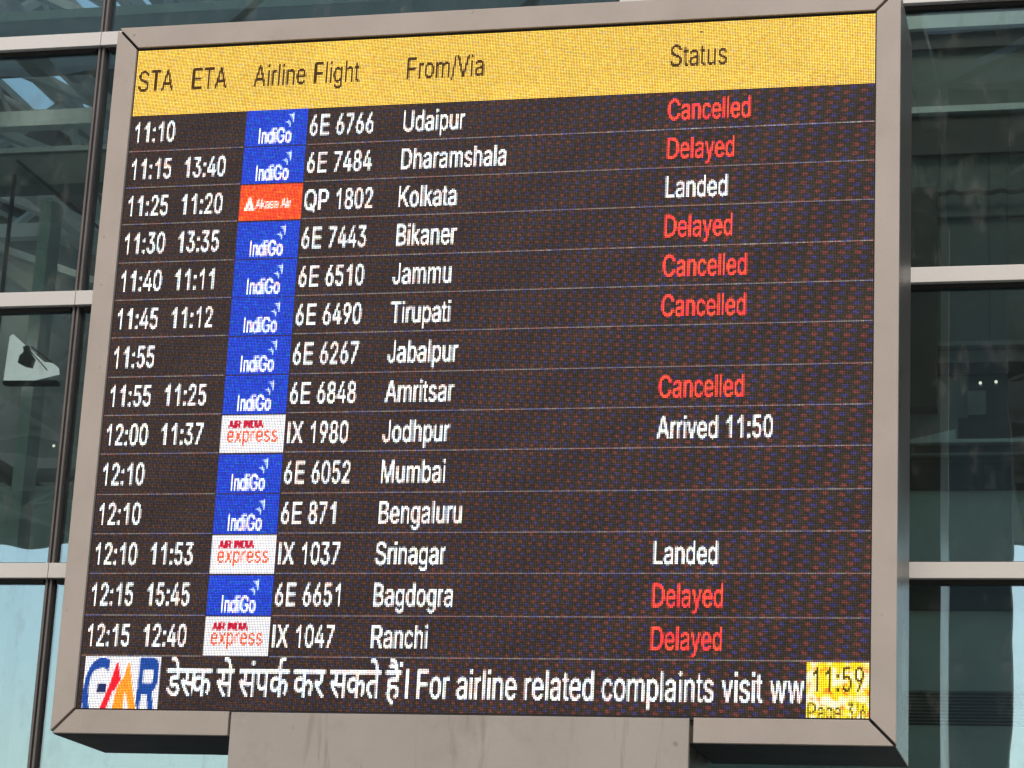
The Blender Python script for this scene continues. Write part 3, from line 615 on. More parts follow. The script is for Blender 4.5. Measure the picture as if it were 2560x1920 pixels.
def led_mesh(name, parent, r, fg, bg, gain=1.0, depth=0.0045, tint='white', clip_u=None, clip_v=None, lv=None):
    lv = r.level(gain) if lv is None else lv
    verts, faces, cols = [], [], []
    for j in range(r.h):
        for i in range(r.w):
            l = lv[j, i]
            if l < 0.09: continue
            u, v = r.u0 + i, r.v0 + j
            if clip_u and not (clip_u[0] <= u < clip_u[1]): continue
            if clip_v and v >= clip_v: continue
            a, b = HUE_A[v, u], HUE_B[v, u]
            f = np.array(fg, float)
            if tint == 'white':
                f = f * (np.array((1.0, 0.95, 0.80)) * a + np.array((0.74, 0.90, 1.06)) * (1 - a))
                if b > 0.68: f = f * np.array((1.02, 0.78, 0.74))
                elif b < 0.25: f = f * np.array((0.95, 1.0, 0.88))
            elif tint == 'line':
                f = f * (np.array((1.0, 0.95, 0.85)) if 0.35 < a < 0.62 else np.array((0.5, 0.55, 1.25)) if a < 0.5 else np.array((1.2, 0.55, 0.5)))
            elif tint == 'red':
                f = f * (np.array((1.0, 0.7, 1.5)) * a + np.array((1.0, 2.0, 0.9)) * (1 - a))
            c = np.array(bg) * (1 - l) + f * l
            c = c * JIT[v, u]
            x0, x1 = u * P, (u + 1) * P
            z0, z1 = ZT - (v + 1) * P, ZT - v * P
            k = len(verts)
            verts += [(x0, -depth, z0), (x1, -depth, z0), (x1, -depth, z1), (x0, -depth, z1)]
            faces.append((k, k+1, k+2, k+3))
            cols += [(*c, 1.0)] * 4
    me = bpy.data.meshes.new(name)
    me.from_pydata(verts, [], faces)
    at = me.color_attributes.new("led", 'FLOAT_COLOR', 'CORNER')
    at.data.foreach_set("color", np.array(cols, np.float32).ravel())
    me.materials.append(M_TEXT)
    o = bpy.data.objects.new(name, me)
    col.objects.link(o)
    o.parent = parent
    o.matrix_parent_inverse = Matrix.Translation(-Vector(parent.location))
    return o

# ------------------------------------------------------------------ materials
GLASS_REFL = 0.19
M_FRAME = paint("champagne_panel_paint", srgb(181, 165, 151), rough=0.42, var=0.05, scale=2.0, speck=0.28, grime=0.20, spec=0.35)
M_PED = paint("stained_panel_paint", srgb(174, 161, 149), rough=0.45, var=0.05, scale=1.6, speck=0.3, grime=0.34, streak=0.62, spec=0.35)
M_CAP = paint("pale_transom_paint", srgb(216, 207, 196), rough=0.4, var=0.025, scale=1.2, speck=0.15, spec=0.35)
M_HULL = paint("dark_bronze_metal", (0.088, 0.071, 0.058), rough=0.30, metallic=0.12, var=0.10, scale=1.3)
M_GAP = paint("black_joint", (0.022, 0.018, 0.016), rough=0.6, var=0.2)
M_RIB = paint("brown_mullion_rib", (0.16, 0.135, 0.12), rough=0.4, var=0.1)
M_GLASS = glass_mat()
M_TEXT = led_attr()
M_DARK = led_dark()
YEL = (srgb(246, 206, 80), srgb(246, 192, 74), srgb(234, 198, 118))
M_HEAD = led_flat("led_header", *YEL, per=3.0, jit=0.17, gain=1.0, seed=2, skew=0.9)
M_BLUE = led_flat("led_blue_tile", srgb(28, 66, 212), srgb(36, 60, 196), srgb(22, 92, 196), 3.0, 0.24, 1.05, 6)
M_ORNG = led_flat("led_orange_tile", srgb(255, 84, 30), srgb(246, 66, 44), srgb(255, 112, 40), 3.0, 0.14, 1.05, 8)
M_WHITE = led_flat("led_white_tile", srgb(246, 246, 244), srgb(232, 236, 252), srgb(255, 238, 226), 3.0, 0.08, 1.05, 12)
M_CLOCK = led_flat("led_clock_tile", srgb(255, 226, 20), srgb(255, 252, 205), srgb(255, 140, 26), 7.5, 0.10, 1.1, 15)
BLK = srgb(50, 39, 36)
WHT = (1.0, 1.0, 1.0)
RED = (1.05, 0.045, 0.034)

# ------------------------------------------------------------------ ground
g = MB().box(-1500, 1500, -2500, 1500, -0.5, 0.0).build("forecourt_pavement",
      paint("forecourt_paving", (0.16, 0.155, 0.145), rough=0.85, var=0.15, scale=0.4))
tag(g, "grey paved forecourt in front of the glass terminal", "pavement", kind="structure")

# ------------------------------------------------------------------ terminal building: curtain wall and interior
YG = 2.20
bld = empty("terminal_building", (3.0, YG, 0.0),
            "green tinted glass curtain wall of the terminal with pale transoms, behind the flight board", "building")
ROWS = [0.02, 3.008, 5.05, 7.09, 9.148, 11.20, 13.2]      # transom centre heights
TH = 0.108
COLS = [-9.435, -5.335, -1.235, 2.885, 7.0, 11.1]
for z in ROWS[1:-1]:
    for a, b in zip(COLS[:-1], COLS[1:]):
        j0 = 0.140 if abs(a - 2.885) < .01 else 0.0025
        j1 = 0.140 if abs(b - 2.885) < .01 else 0.0025
        MB().box(a + j0, b - j1, YG - 0.080, YG - 0.004, z - TH/2, z + TH/2).build("transom", M_CAP, bld, bevel=0.003)
        MB().box(a + 0.05, b - 0.05, YG - 0.030, YG + 0.05, z - TH/2 - 0.030, z + TH/2 + 0.014).build("gasket", M_GAP, bld)
for x in COLS:
    for z0, z1 in zip(ROWS[:-1], ROWS[1:]):
        if abs(x - 2.885) < .01: continue
        a, b = z0 + TH/2 + .001, z1 - TH/2 - .001
        f = MB().box(x - 0.036, x + 0.036, YG - 0.026, YG + 0.06, a, b).build("mullion", M_GAP, bld)
        for dx in (-0.015, 0.017):
            MB().box(x + dx - 0.0075, x + dx + 0.0075, YG - 0.050, YG - 0.027, a, b).build("rib", M_RIB, f)
x = 2.885
MB().box(x - 0.128, x + 0.128, YG - 0.086, YG + 0.05, 0.0, 13.2).build("column_cover", M_CAP, bld, bevel=0.003)
MB().box(x - 0.16, x + 0.168, YG - 0.040, YG + 0.055, 0.0, 13.2).build("column_joint", M_GAP, bld)
for i, (a, b) in enumerate(zip(COLS[:-1], COLS[1:])):
    for z0, z1 in zip(ROWS[:-1], ROWS[1:]):
        o = MB().box(a + 0.03, b - 0.03, YG, YG + 0.012, z0 + 0.03, z1 - 0.03).build("glass_pane", M_GLASS, bld)

M_WALL = paint("interior_wall", (0.60, 0.62, 0.60), rough=0.7, var=0.06)
M_WALLD = paint("interior_dark_panel", (0.085, 0.078, 0.075), rough=0.6, var=0.10)
M_WALLM = paint("interior_mid_panel", (0.26, 0.265, 0.255), rough=0.6, var=0.08)
M_LIGHT = paint("interior_white_steel", (0.74, 0.76, 0.75), rough=0.5, var=0.04)
M_FLOOR = paint("interior_floor", (0.45, 0.44, 0.42), rough=0.35, var=0.06)
M_UPPER = paint("interior_grey_green_panel", (0.15, 0.165, 0.15), rough=0.65, var=0.07)
M_BLACK = paint("interior_black", (0.02, 0.02, 0.021), rough=0.5, var=0.1)
MB().box(-9.4, 11.1, YG + 0.3, 26, -0.10, 0.02).build("floor", M_FLOOR, bld)
# right bay: a service wall 3.3 m behind the glass, in bands
YR = 5.5
def band(name, z0, z1, mat, y0=YR, y1=None, x0=2.9, x1=11.0):
    return MB().box(x0, x1, y0, y1 or YR + 0.3, z0, z1).build(name, mat, bld)
band("wall_panel", 0.02, 4.53, M_WALL)
lv_ = MB()
n = 10
for i in range(n):
    z = 4.545 + i * 0.0262
    lv_.box(2.9, 11.0, YR - 0.02, YR + 0.0, z, z + 0.008)
lv_.build("louvre_grille", M_WALLM, bld)
band("louvre_backing", 4.53, 4.80, M_BLACK, YR + 0.06)
band("wall_panel", 4.80, 5.43, M_WALL)
band("beam", 5.43, 5.66, M_BLACK, YR - 0.04)
band("wall_panel", 5.66, 6.40, M_WALL)
band("beam", 6.40, 6.62, M_BLACK, YR - 0.05)
band("rail", 6.672, 6.690, M_WALLM, YR - 0.09)
band("wall_panel", 6.62, 6.773, M_WALLD)
band("light_shelf", 6.773, 6.800, M_LIGHT, YR - 0.10)
band("wall_panel", 6.80, 7.35, M_WALLD, x0=5.03)
band("wall_panel", 6.80, 7.00, M_WALLD, x0=4.95, x1=5.03)
band("wall_panel", 6.80, 7.35, M_WALLM, x0=2.9, x1=4.95)
band("wall_panel", 7.00, 7.35, M_WALLM, x0=4.95, x1=5.03)
MB().prism([(4.50, 6.802), (4.93, 6.90), (4.93, 6.802)], YR - 0.03, YR - 0.001).build("wall_plate", M_LIGHT, bld)
MB().box(5.02, 5.17, YR - 0.02, YR - 0.001, 7.02, 7.22).build("wall_plate", M_WALLM, bld)
band("beam", 7.35, 7.447, M_BLACK, YR - 0.05)
band("wall_panel", 7.447, 7.565, M_WALLM)
band("rail", 7.575, 7.612, M_WALLM, YR - 0.10)
band("wall_panel", 7.565, 8.69, M_UPPER)
band("wall_panel", 8.70, 9.24, M_UPPER)
band("cable", 8.688, 8.702, M_BLACK, YR - 0.03)
band("bulkhead", 9.24, 9.543, M_WALLD, YR - 0.06)
band("light_shelf", 9.596, 9.650, M_LIGHT, YR - 0.10)
band("wall_panel", 9.543, 10.187, M_UPPER)
band("bulkhead", 10.187, 10.343, M_WALLD, YR - 0.05)
band("light_shelf", 10.343, 10.459, M_LIGHT, YR - 0.12)
band("bulkhead", 10.459, 12.3, M_WALLD, YR - 0.02)
MB().box(5.196, 5.204, YR - 0.004, YR + 0.001, 7.62, 9.24).build("panel_joint", M_WALLD, bld)
tag(MB().box(4.2, 4.80, YR - 0.35, YR - 0.13, 7.0, 8.855).build("cabinet", M_WALLD, bevel=0.01),
    "tall dark cabinet against the service wall behind the right glass", "cabinet")
sw = MB()
for i in range(9):                              # slack loops of a dark garland along the wall
    xa = 4.3 + i * 0.2
    for k in range(4):
        t0, t1 = k / 4, (k + 1) / 4
        f = lambda t: 8.905 - 0.022 * 4 * t * (1 - t)
        sw.bar((xa + .2*t0, YR - .07, f(t0)), (xa + .2*t1, YR - .07, f(t1)), 0.02, 0.03)
tag(sw.build("cable_garland", M_BLACK), "dark slack cable hung in loops along the wall behind the right glass", "cable")
# wall splitting the two bays, hidden behind the board
MB().box(2.75, 2.9, YG + 0.3, 24, 0.02, 12.3).build("cross_wall", M_WALL, bld)
# left bay: steel column, beams and mezzanine
MB().box(-2.095, -2.00, 3.2, 3.42, 0.02, 8.283).build("steel_column", M_LIGHT, bld)
MB().box(-9.4, 2.75, 6.0, 6.15, 9.82, 9.87).build("beam", M_LIGHT, bld)
MB().box(-9.4, 2.75, 6.02, 6.3, 9.50, 9.815).build("beam", M_WALLM, bld)
MB().box(-9.4, 2.75, 3.6, 3.75, 10.03, 10.11).build("beam", M_LIGHT, bld)
MB().box(-9.4, 2.75, 3.62, 3.8, 9.6, 10.03).build("beam", M_WALLM, bld)
MB().box(-9.4, 2.75, 6.0, 6.2, 6.71, 6.79).build("beam", M_WALLM, bld)
MB().box(-9.4, 2.75, 5.6, 5.75, 4.0, 6.53).build("balustrade", M_WALL, bld)
MB().box(-9.4, 2.75, 5.76, 16, 4.0, 4.2).build("floor", M_FLOOR, bld)
MB().bar((-3.9, 5.95, 6.98), (-2.9, 5.95, 6.42), 0.10, 0.16).build("brace", M_WALLD, bld)
MB().bar((-3.69, 5.98, 9.729), (-2.2, 5.98, 8.56), 0.03, 0.03).build("brace", M_BLACK, bld)
MB().box(-3.72, -3.69, 5.97, 6.0, 6.8, 9.6).build("brace", M_BLACK, bld)
MB().box(-9.4, 2.75, 16.0, 16.3, 0.02, 12.89).build("back_wall", M_WALLM, bld)
for i, zz in enumerate((7.6, 8.4, 9.15)):
    MB().box(-9.4, 2.75, 15.4, 15.7, zz, zz + 0.16).build("beam", M_LIGHT if i % 2 else M_WALLM, bld)
# roof: deck strips with open skylights, deep trusses below
for x0 in np.arange(-9.4, 2.6, 1.8):
    MB().box(x0, min(x0 + 0.9, 2.75), YG + 0.02, 26, 12.9, 13.0).build("roof_deck", M_WALLM, bld)
for y0 in np.arange(YG + 0.02, 25, 2.6):
    MB().box(-9.4, 2.75, y0, y0 + 1.2, 13.01, 13.06).build("roof_deck", M_WALLM, bld)
for x0 in np.arange(2.9, 11, 1.2):  # unseen right bay slats, gaps shaped to let sun onto the service wall
    MB().box(x0, x0 + 0.45, YG + 0.02, YR, 12.9, 13.1).build("roof_deck", M_WALLM, bld)
for k, x0 in enumerate(np.arange(-9.2, 2.4, 1.8)):
    t = MB()
    t.box(x0, x0 + 0.14, 3.9, 15.9, 10.98, 11.16).box(x0, x0 + 0.14, 3.9, 15.9, 12.30, 12.46)
    ys = np.arange(4.0, 15.9, 1.7)
    for q, y in enumerate(ys[:-1]):
        a, b = (11.1, 12.35) if q % 2 else (12.35, 11.1)
        t.bar((x0 + .07, y, a), (x0 + .07, y + 1.7, b), 0.08)
    t.build("roof_truss", M_LIGHT, bld)
for q, y in enumerate((5.2, 8.6, 12.0)):
    t = MB().box(-9.4, 2.75, y, y + 0.16, 11.17, 11.34)
    for x0 in np.arange(-9.2, 1.0, 1.8):
        t.bar((x0 + .14, y + .1, 11.24), (x0 + 1.8, y + 3.4, 11.24), 0.09)
        t.bar((x0 + 1.8, y + .1, 11.22), (x0 + .14, y + 3.4, 11.22), 0.07)
    for x0 in np.arange(-9.2, 2.0, 0.9):
        t.bar((x0, y, 12.22), (x0 + .9, y + 3.4, 12.26), 0.05).bar((x0 + .9, y, 12.2), (x0, y + 3.4, 12.24), 0.04)
    t.build("roof_bracing", M_LIGHT, bld)
lamp = emit("lamp_glow", (1.0, 0.93, 0.8), 1.6 * LED_GAIN)
M_LAMP = paint("lamp_body", (0.3, 0.3, 0.3))
for (xx, yy, zz, r, lab) in ((-1.78, 3.2, 6.254, 0.011, "small lit spot lamp behind the left glass pane, below the added white glow panel"),
                        (5.25, 3.2, 6.63, 0.011, "left of the two small lit spot lamps behind the right glass"),
                        (5.36, 3.2, 6.637, 0.011, "right of the two small lit spot lamps behind the right glass")):
    sp = empty("spot_lamp", (xx, yy, zz), lab, "lamp", "small spot lamps inside the terminal")
    MB().tube((xx, yy, zz), (xx, yy + .006, zz), r).build("bulb", lamp, sp)
    MB().tube((xx, yy + .007, zz), (xx, yy + .05, zz), r * 1.2).build("lamp_body", M_LAMP, sp)

# added glowing panel in place of a bright sky reflection in the left pane
M_SKYGLOW = emit("sky_glow", (1.0, 0.98, 1.04), 0.42)  # self-glow stands in for reflected sky
pn = empty("sky_glow_panel", (-1.95, 3.05, 6.73), "added white glow panel with a dark bracket, standing in for reflected sky behind the left glass pane", "panel")
MB().prism([(-2.185, 6.742), (-2.17, 7.10), (-2.145, 7.116), (-2.0, 6.995), (-1.86, 6.885), (-1.79, 6.875), (-1.745, 6.84), (-1.735, 6.79), (-1.80, 6.775), (-1.95, 6.742)], 3.05, 3.08).build("glow_board", M_SKYGLOW, pn)
MB().prism([(-2.06, 6.87), (-2.05, 6.93), (-2.02, 6.955), (-2.03, 7.0), (-1.99, 7.01), (-1.97, 6.955), (-1.925, 6.90), (-1.945, 6.83), (-2.0, 6.84)], 3.0, 3.045).build("bracket", M_WALLD, pn, bevel=0.006)
MB().bar((-1.95, 2.99, 6.99), (-1.77, 2.99, 6.862), 0.012).bar((-1.965, 2.99, 6.965), (-1.80, 2.99, 6.80), 0.008).build("stay_rod", M_WALLD, pn)
MB().bar((-2.18, 3.07, 6.722), (-1.735, 3.07, 6.715), 0.07, 0.03).build("bottom_rail", M_BLACK, pn)

# ------------------------------------------------------------------ canopy across the forecourt, seen only as a reflection
cn = empty("forecourt_canopy", (3.0, -23.0, 0.0), "grey steel canopy over the forecourt, reflected in the terminal glass", "canopy")
M_CAN = paint("canopy_steel", (0.33, 0.32, 0.30), rough=0.6, var=0.1)
M_CAND = paint("canopy_dark", (0.06, 0.06, 0.062), rough=0.6, var=0.1)
CZ = 18.2
MB().box(-80, 90, -56.6, -20.9, CZ + 0.9, CZ + 1.3).build("roof_deck", M_CAN, cn)
MB().box(-80, 90, -19.6, -17.9, CZ + 0.9, CZ + 1.3).build("roof_deck", M_CAN, cn)
MB().box(-80, 90, -56.8, -56.6, CZ, CZ + 1.4).build("fascia", M_CAN, cn)
MB().box(-80, 90, -17.9, -17.7, CZ, CZ + 1.4).build("fascia", M_CAN, cn)
for xx in np.arange(-77, 88, 5.0):
    t = MB().box(xx, xx + 0.3, -56.5, -18.0, CZ + 0.02, CZ + 0.28)
    for yy in np.arange(-56, -21, 4.0):
        t.bar((xx + .15, yy, CZ + .2), (xx + .15, yy + 2, CZ + .9), 0.18)
        t.bar((xx + .15, yy + 4, CZ + .2), (xx + .15, yy + 2, CZ + .9), 0.18)
    t.build("roof_truss", M_CAN, cn)
for yy in (-52, -46, -40, -33, -27, -22):
    t = MB().box(-80, 90, yy, yy + 0.3, CZ + 0.30, CZ + 0.7)
    for xx in np.arange(-77, 84, 5.0):
        t.bar((xx + .3, yy + .15, CZ + .3), (xx + 5, yy + 5.5, CZ + .3), 0.16)
    t.build("purlin", M_CAN, cn)
MB().box(-0.8, 3.225, -23.6, -22.9, 0, CZ + 0.9).build("pier", M_CAND, cn)
MB().box(3.375, 4.40, -23.6, -22.9, 0, CZ + 0.9).build("pier", M_CAND, cn)

# ------------------------------------------------------------------ flight information board
brd = empty("flight_information_board", (2.4, 0.0, 0.0),
            "large LED arrivals board in beige metal frame on a broad stained pedestal", "display board")
XL, XR = -0.150, 4.952                      # outer frame
ZO, ZB = ZT + 0.162, ZT - 4.475
xl, xr, zo, zb = -0.009, 4.808, ZT + 0.017, ZT - 4.331     # opening
FY0, FY1 = -0.022, 0.024
gp = 0.0085
def frame_piece(name, pts):
    return MB().prism(pts, FY0, FY1).build(name, M_FRAME, brd, bevel=0.003)
d = gp * 0.7071
frame_piece("frame_panel", [(XL, ZO - 2*d), (xl, zo - 2*d), (xl, zb + 2*d), (XL, ZB + 2*d)])
frame_piece("frame_panel", [(XL + 2*d, ZO), (XR - 2*d, ZO), (xr - 2*d, zo), (xl + 2*d, zo)])
frame_piece("frame_panel", [(XR, ZO - 2*d), (XR, ZB + 2*d), (xr, zb + 2*d), (xr, zo - 2*d)])
PX0, PX1 = 1.004, 3.776
frame_piece("frame_panel", [(XL + 2*d, ZB), (PX0 - 0.016, ZB), (PX0 - 0.016, zb), (xl + 2*d, zb)])
frame_piece("frame_panel", [(PX1 + 0.026, ZB), (XR - 2*d, ZB), (xr - 2*d, zb), (PX1 + 0.026, zb)])
MB().box(XL + 0.002, XR - 0.002, 0.026, 0.86, ZB + 0.002, ZO - 0.002).build("casing", M_HULL, brd, bevel=0.004)
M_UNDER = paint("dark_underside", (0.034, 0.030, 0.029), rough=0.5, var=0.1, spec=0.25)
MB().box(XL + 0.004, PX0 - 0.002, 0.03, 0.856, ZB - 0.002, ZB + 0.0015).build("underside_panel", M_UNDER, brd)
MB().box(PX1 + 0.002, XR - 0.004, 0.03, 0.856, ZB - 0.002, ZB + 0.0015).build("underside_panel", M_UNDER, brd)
MB().box(PX0, PX1, FY0, FY1, 0.0, zb - 0.004).build("pedestal_panel", M_PED, brd, bevel=0.003)
MB().box(PX0 + 0.002, PX1 - 0.002, 0.026, 0.70, 0.0, ZB).build("pedestal_body", M_HULL, brd)
MB().box(xl - 0.01, xr + 0.01, 0.002, 0.020, zb - 0.01, zo + 0.01).build("screen_surround", M_GAP, brd)
def plane(name, u0, u1, v0, v1, depth, mat, parent):
    return MB().box(u0 * P, u1 * P, -depth, -depth + 0.0016, ZT - v1 * P, ZT - v0 * P).build(name, mat, parent)
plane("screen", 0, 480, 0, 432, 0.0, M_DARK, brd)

head = plane("header_band", 0, 480, 0, 45.6, 0.0022, M_HEAD, brd)
HB = srgb(232, 190, 90)
INK = srgb(60, 36, 8)
for s, pen in (("STA", 1.4), ("ETA", 38.1), ("Airline", 81.2), ("Flight", 121.2), ("From/Via", 183.0), ("Status", 352.9)):
    r = Raster(pen - 2, 8, pen + 60, 36)
    r.text(s, pen, 28.8, 12.9, 14.3, grow=0)
    led_mesh("header_word", head, r, INK, HB, gain=1.75, tint=None)
r = Raster(154, 20, 182, 26)                   # a dim run of LEDs after the fourth heading
lv = np.zeros((6, 28)); lv[2, :] = 0.55; lv[3, 2:24] = 0.40; lv[1, 0:14] = 0.25
led_mesh("dim_led_run", head, r, srgb(190, 130, 40), HB, lv=lv, tint=None)
r = Raster(372, 6, 374, 8)
led_mesh("dead_led", head, r, (0.01, 0.008, 0.006), HB, lv=np.array([[1., .6], [.3, .2]]), tint=None)

FLIGHTS = [("11:10", "", 'i', "6E 6766", "Udaipur", "Cancelled"), ("11:15", "13:40", 'i', "6E 7484", "Dharamshala", "Delayed"),
           ("11:25", "11:20", 'o', "QP 1802", "Kolkata", "Landed"), ("11:30", "13:35", 'i', "6E 7443", "Bikaner", "Delayed"),
           ("11:40", "11:11", 'i', "6E 6510", "Jammu", "Cancelled"), ("11:45", "11:12", 'i', "6E 6490", "Tirupati", "Cancelled"),
           ("11:55", "", 'i', "6E 6267", "Jabalpur", ""), ("11:55", "11:25", 'i', "6E 6848", "Amritsar", "Cancelled"),
           ("12:00", "11:37", 'w', "IX 1980", "Jodhpur", "Arrived 11:50"), ("12:10", "", 'i', "6E 6052", "Mumbai", ""),
           ("12:10", "", 'i', "6E 871", "Bengaluru", ""), ("12:10", "11:53", 'w', "IX 1037", "Srinagar", "Landed"),
           ("12:15", "15:45", 'i', "6E 6651", "Bagdogra", "Delayed"), ("12:15", "12:40", 'w', "IX 1047", "Ranchi", "Delayed")]
BIRD = [".....3", "..2579", "...379", "....39", "....29", "..4..7", "2783.5", "..58..", "...6..", "...4.."]
LINE = (1.0, 1.0, 1.0)
for k, (sta, eta, tile, num, dest, stat) in enumerate(FLIGHTS):
    top = 45.4 + 25.34 * k
    base = top + 18.9
    def word(name, s, pen, em=11.73, cap=13.7, fg=WHT, tint='white', gain=1.42):
        r = Raster(pen - 2, base - cap - 4, pen + len(s) * 9 + 6, base + 6)
        r.text(s, pen, base, em, cap, grow=0)
        return led_mesh(name, brd, r, fg, BLK, gain=gain, tint=tint)
    word("scheduled_time", sta, 1.6)
    if eta: word("estimated_time", eta, 38.2)
    word("flight_number", num, 121.3)
    word("destination", dest, 183.0)
    if stat:
        if stat in ("Cancelled", "Delayed"):
            tag(word("flight_status", stat, 352.8, fg=RED, tint='red'), "red status word " + stat)
        else:
            tag(word("flight_status", stat, 352.8), "white status word " + stat.split()[0])
    # thin dotted divider under the row
    amp = (0.42, 0.20, 0.26, 0.40, 0.30, 0.24, 0.12, 0.34, 0.36, 0.22, 0.28, 0.20, 0.12, 0.30)[k]
    xx = np.arange(480)
    lv = 0.46 * amp * (0.40 + 0.60 * xx / 480) * (0.35 + 1.0 * rg.random(480)) * (0.75 + 0.25 * np.sin(xx / 4.1 + k))
    lv = np.clip(np.maximum(lv, 0.091), 0, 1)[None, :]
    for a, b in ((0, 78), (121, 480)):
        r = Raster(a, round(top + 25.34) - 1, b, round(top + 25.34))
        led_mesh("row_divider", brd, r, LINE, BLK, lv=lv[:, a:b], depth=0.003, tint='line')
    t0 = top + 0.5 if tile != 'i' else top + 0.2
    t1 = top + 24.4 if tile != 'i' else top + 24.9
    if tile == 'i':
        tl = plane("airline_tile", 78.6, 120.0, t0, t1, 0.0022, M_BLUE, brd)
        bgc = srgb(30, 66, 208)
        r = Raster(86, top + 10, 116, top + 26)
        r.text("IndiGo", 87.5, top + 23.0, 7.62, 10.0, grow=1)
        led_mesh("tile_lettering", tl, r, WHT, bgc, gain=1.15)
        r = Raster(105, round(top + 3), 111, round(top + 13))
        lv = np.array([[0 if ch == '.' else int(ch) / 9 for ch in row] for row in BIRD])
        led_mesh("tile_emblem", tl, r, srgb(200, 220, 255), bgc, lv=lv)
        tag(tl, "blue airline tile")
    elif tile == 'o':
        tl = plane("airline_tile", 78.6, 120.2, t0, t1, 0.0022, M_ORNG, brd)
        bgc = srgb(252, 84, 34)
        r = Raster(89, top + 8, 116, top + 20)
        r.text("Akasa Air", 89.4, top + 16.6, 5.55, 6.0, grow=0)
        led_mesh("tile_lettering", tl, r, srgb(255, 240, 225), bgc, gain=1.35)
        r = Raster(81, top + 7, 89, top + 20)
        y = top + 18.0
        r.fill([[(81.8, y), (85.0, y - 9), (86.0, y - 9), (88.8, y), (86.9, y), (85.4, y - 5), (83.8, y)]])
        r.fill([[(84.6, y), (85.4, y - 2.6), (86.2, y)]])
        led_mesh("tile_emblem", tl, r, srgb(255, 245, 235), bgc, gain=1.2)
        tag(tl, "orange airline tile")
    else:
        tl = plane("airline_tile", 78.6, 120.0, t0, t1, 0.0022, M_WHITE, brd)
        bgc = srgb(244, 244, 244)
        r = Raster(82, top + 2, 110, top + 12)
        r.text("AIR INDIA", 83.4, top + 8.7, 4.85, 5.0, grow=2)
        led_mesh("tile_lettering", tl, r, srgb(176, 14, 48), bgc, gain=1.4, tint=None)
        r = Raster(81, top + 8, 118, top + 24)
        r.text("express", 82.4, top + 17.6, 9.6, 9.6, grow=0)
        led_mesh("tile_lettering", tl, r, srgb(214, 80, 40), bgc, gain=1.7, tint=None)
        tag(tl, "white airline tile")

# ticker along the bottom
TV = 423.6
r = Raster(212, 398, 452, 432)
r.text("For airline related complaints visit ww", 213.2, TV, 13.9, 17.0, grow=0)
led_mesh("ticker_text", brd, r, WHT, BLK, gain=1.4, clip_u=(0, 444), clip_v=432)
WORDS = [("डेHक", 56.7, 85.5), ("से", 88.8, 99.6), ("संपकR", 103.0, 134.5), ("कर", 137.4, 157.2), ("सकते", 160.2, 191.7), ("हैं", 194.8, 204.2)]
SYV = 16.4 / 357
for s, u0, u1 in WORDS:
    cs, pen = [], 0.0
    reph = False
    i = 0
    while i < len(s):
        ch = s[i]
        if ch == 'H':                            # half letter: the letter without its upright
            adv, cont = G['स']
            cs += [[(min(x + pen, pen + 262), y) if y < 300 else (x + pen, y) for x, y in c] for c in cont if min(x for x, y in c) < 255]
            pen += 268
        elif ch == 'R':                          # hook above the last letter
            xo = pen - 215
            cs.append([(xo - 24, 340), (xo + 24, 340), (xo + 28, 440), (xo + 52, 478), (xo + 120, 482), (xo + 120, 520), (xo + 30, 520), (xo - 16, 480)])
        else:
            adv, cont = G[ch]
            dx = 0
            if ch == 'ं' and s[i-1] == 'ै': dx = 70
            cs += [[(x + pen + dx, y) for x, y in c] for c in cont]
            pen += adv
        i += 1
    sx = (u1 - u0) / (pen + 8)
    r = Raster(u0 - 4, 398, u1 + 8, 432)
    r.fill([[(u0 + x * sx, 423.9 - y * SYV) for x, y in c] for c in cs], grow=0)
    led_mesh("ticker_text", brd, r, WHT, BLK, gain=1.4, clip_v=432)
r = Raster(205, 400, 212, 430)
r.fill([[(207.2, 406.6), (209.0, 406.6), (209.0, 423.6), (207.2, 423.6)]])
led_mesh("ticker_text", brd, r, WHT, BLK, gain=1.2)

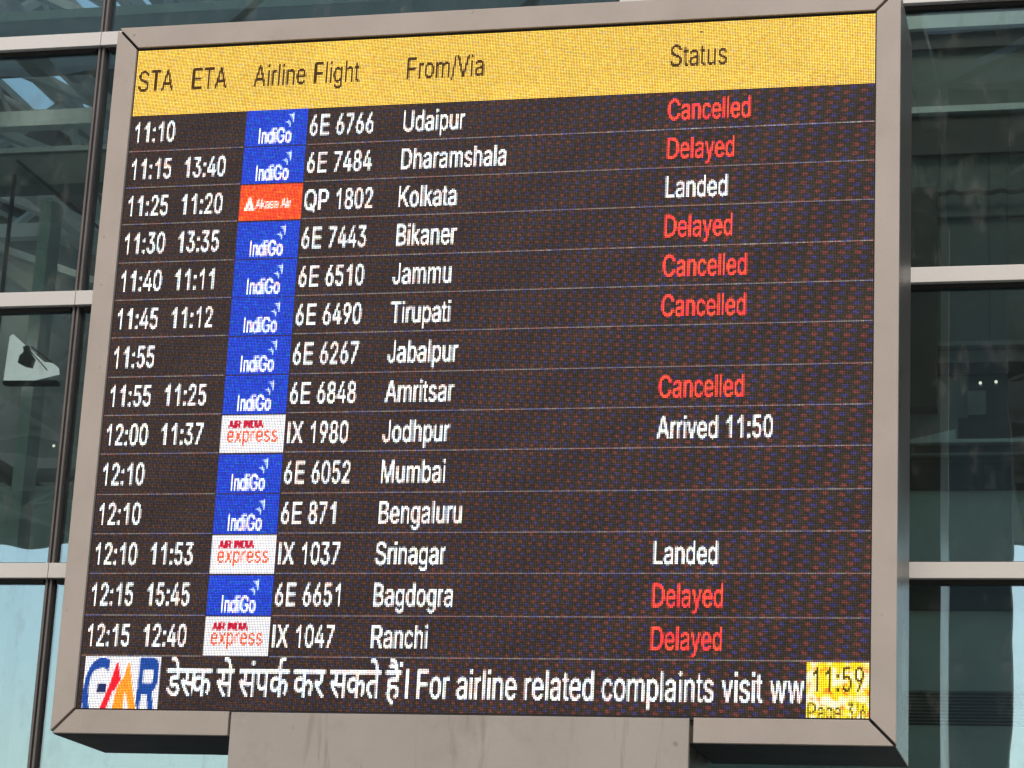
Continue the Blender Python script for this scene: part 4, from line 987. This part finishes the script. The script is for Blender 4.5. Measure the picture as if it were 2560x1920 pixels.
# airport logo tile
lg = plane("airport_logo_tile", 3.0, 52.2, 400.2, 431.9, 0.0022, M_WHITE, brd)
def lp(pts):
    return [(3 + (X + 60 * (Y - 140) / 1430 - 110) / 42.4, 400.2 + (Y - 140) / 44.9) for X, Y in pts]
NAVY = srgb(18, 62, 138)
WB = srgb(244, 244, 246)
r = Raster(2, 399, 54, 433)
r.fill([lp([(790, 210), (640, 165), (480, 180), (330, 290), (220, 450), (140, 680), (85, 950), (60, 1200), (60, 1575), (270, 1575), (232, 1300), (232, 1000), (280, 720), (350, 560), (450, 490), (600, 462), (690, 490), (760, 590)])])
led_mesh("logo_lettering", lg, r, NAVY, WB, tint=None, clip_v=432, clip_u=(3, 52))
r = Raster(2, 399, 54, 433)
r.fill([lp([(1610, 150), (2000, 150), (2120, 230), (2150, 420), (2130, 820), (2060, 1010), (1980, 1110), (2030, 1575), (1855, 1575), (1835, 1180), (1685, 1180), (1640, 1575), (1540, 1575), (1550, 1200), (1590, 600)])])
hole = Raster(2, 399, 54, 433).fill([lp([(1735, 510), (1990, 510), (2000, 640), (1955, 860), (1710, 860)])])
r.full &= ~hole.full
led_mesh("logo_lettering", lg, r, NAVY, WB, tint=None, clip_v=432, clip_u=(3, 52))
r = Raster(2, 399, 54, 433).fill([lp([(470, 880), (740, 880), (700, 1150), (450, 1150)])])
led_mesh("logo_lettering", lg, r, srgb(22, 34, 82), WB, tint=None, depth=0.0052)
r = Raster(2, 399, 54, 433).fill([lp([(975, 300), (1030, 300), (1110, 780), (1000, 1000), (970, 1080), (900, 1100), (740, 1575), (545, 1575), (800, 900)])])
led_mesh("logo_emblem", lg, r, srgb(226, 20, 34), WB, tint=None, clip_v=432, depth=0.0060)
r = Raster(2, 399, 54, 433).fill([lp([(1290, 290), (1345, 290), (1440, 960), (1555, 1575), (1340, 1575), (1245, 1100), (1205, 1575), (890, 1575), (985, 1060), (1110, 800), (1190, 690)])])
led_mesh("logo_emblem", lg, r, srgb(250, 140, 34), WB, tint=None, clip_v=432, depth=0.0068)

# clock tile
ck = plane("clock_tile", 444.4, 479.7, 400.3, 431.9, 0.0022, M_CLOCK, brd)
YB = srgb(255, 224, 60)
r = Raster(445, 400, 480, 420)
r.text("11:59", 446.5, 417.0, 12.5, 14.4)
led_mesh("clock_time", ck, r, srgb(70, 50, 10), YB, gain=1.35, tint=None)
r = Raster(444, 420, 480, 432)
r.text("Page 3/6", 444.6, 433.2, 8.6, 9.8)
led_mesh("page_note", ck, r, srgb(80, 70, 20), YB, gain=1.3, tint=None, clip_u=(444, 480), clip_v=432)
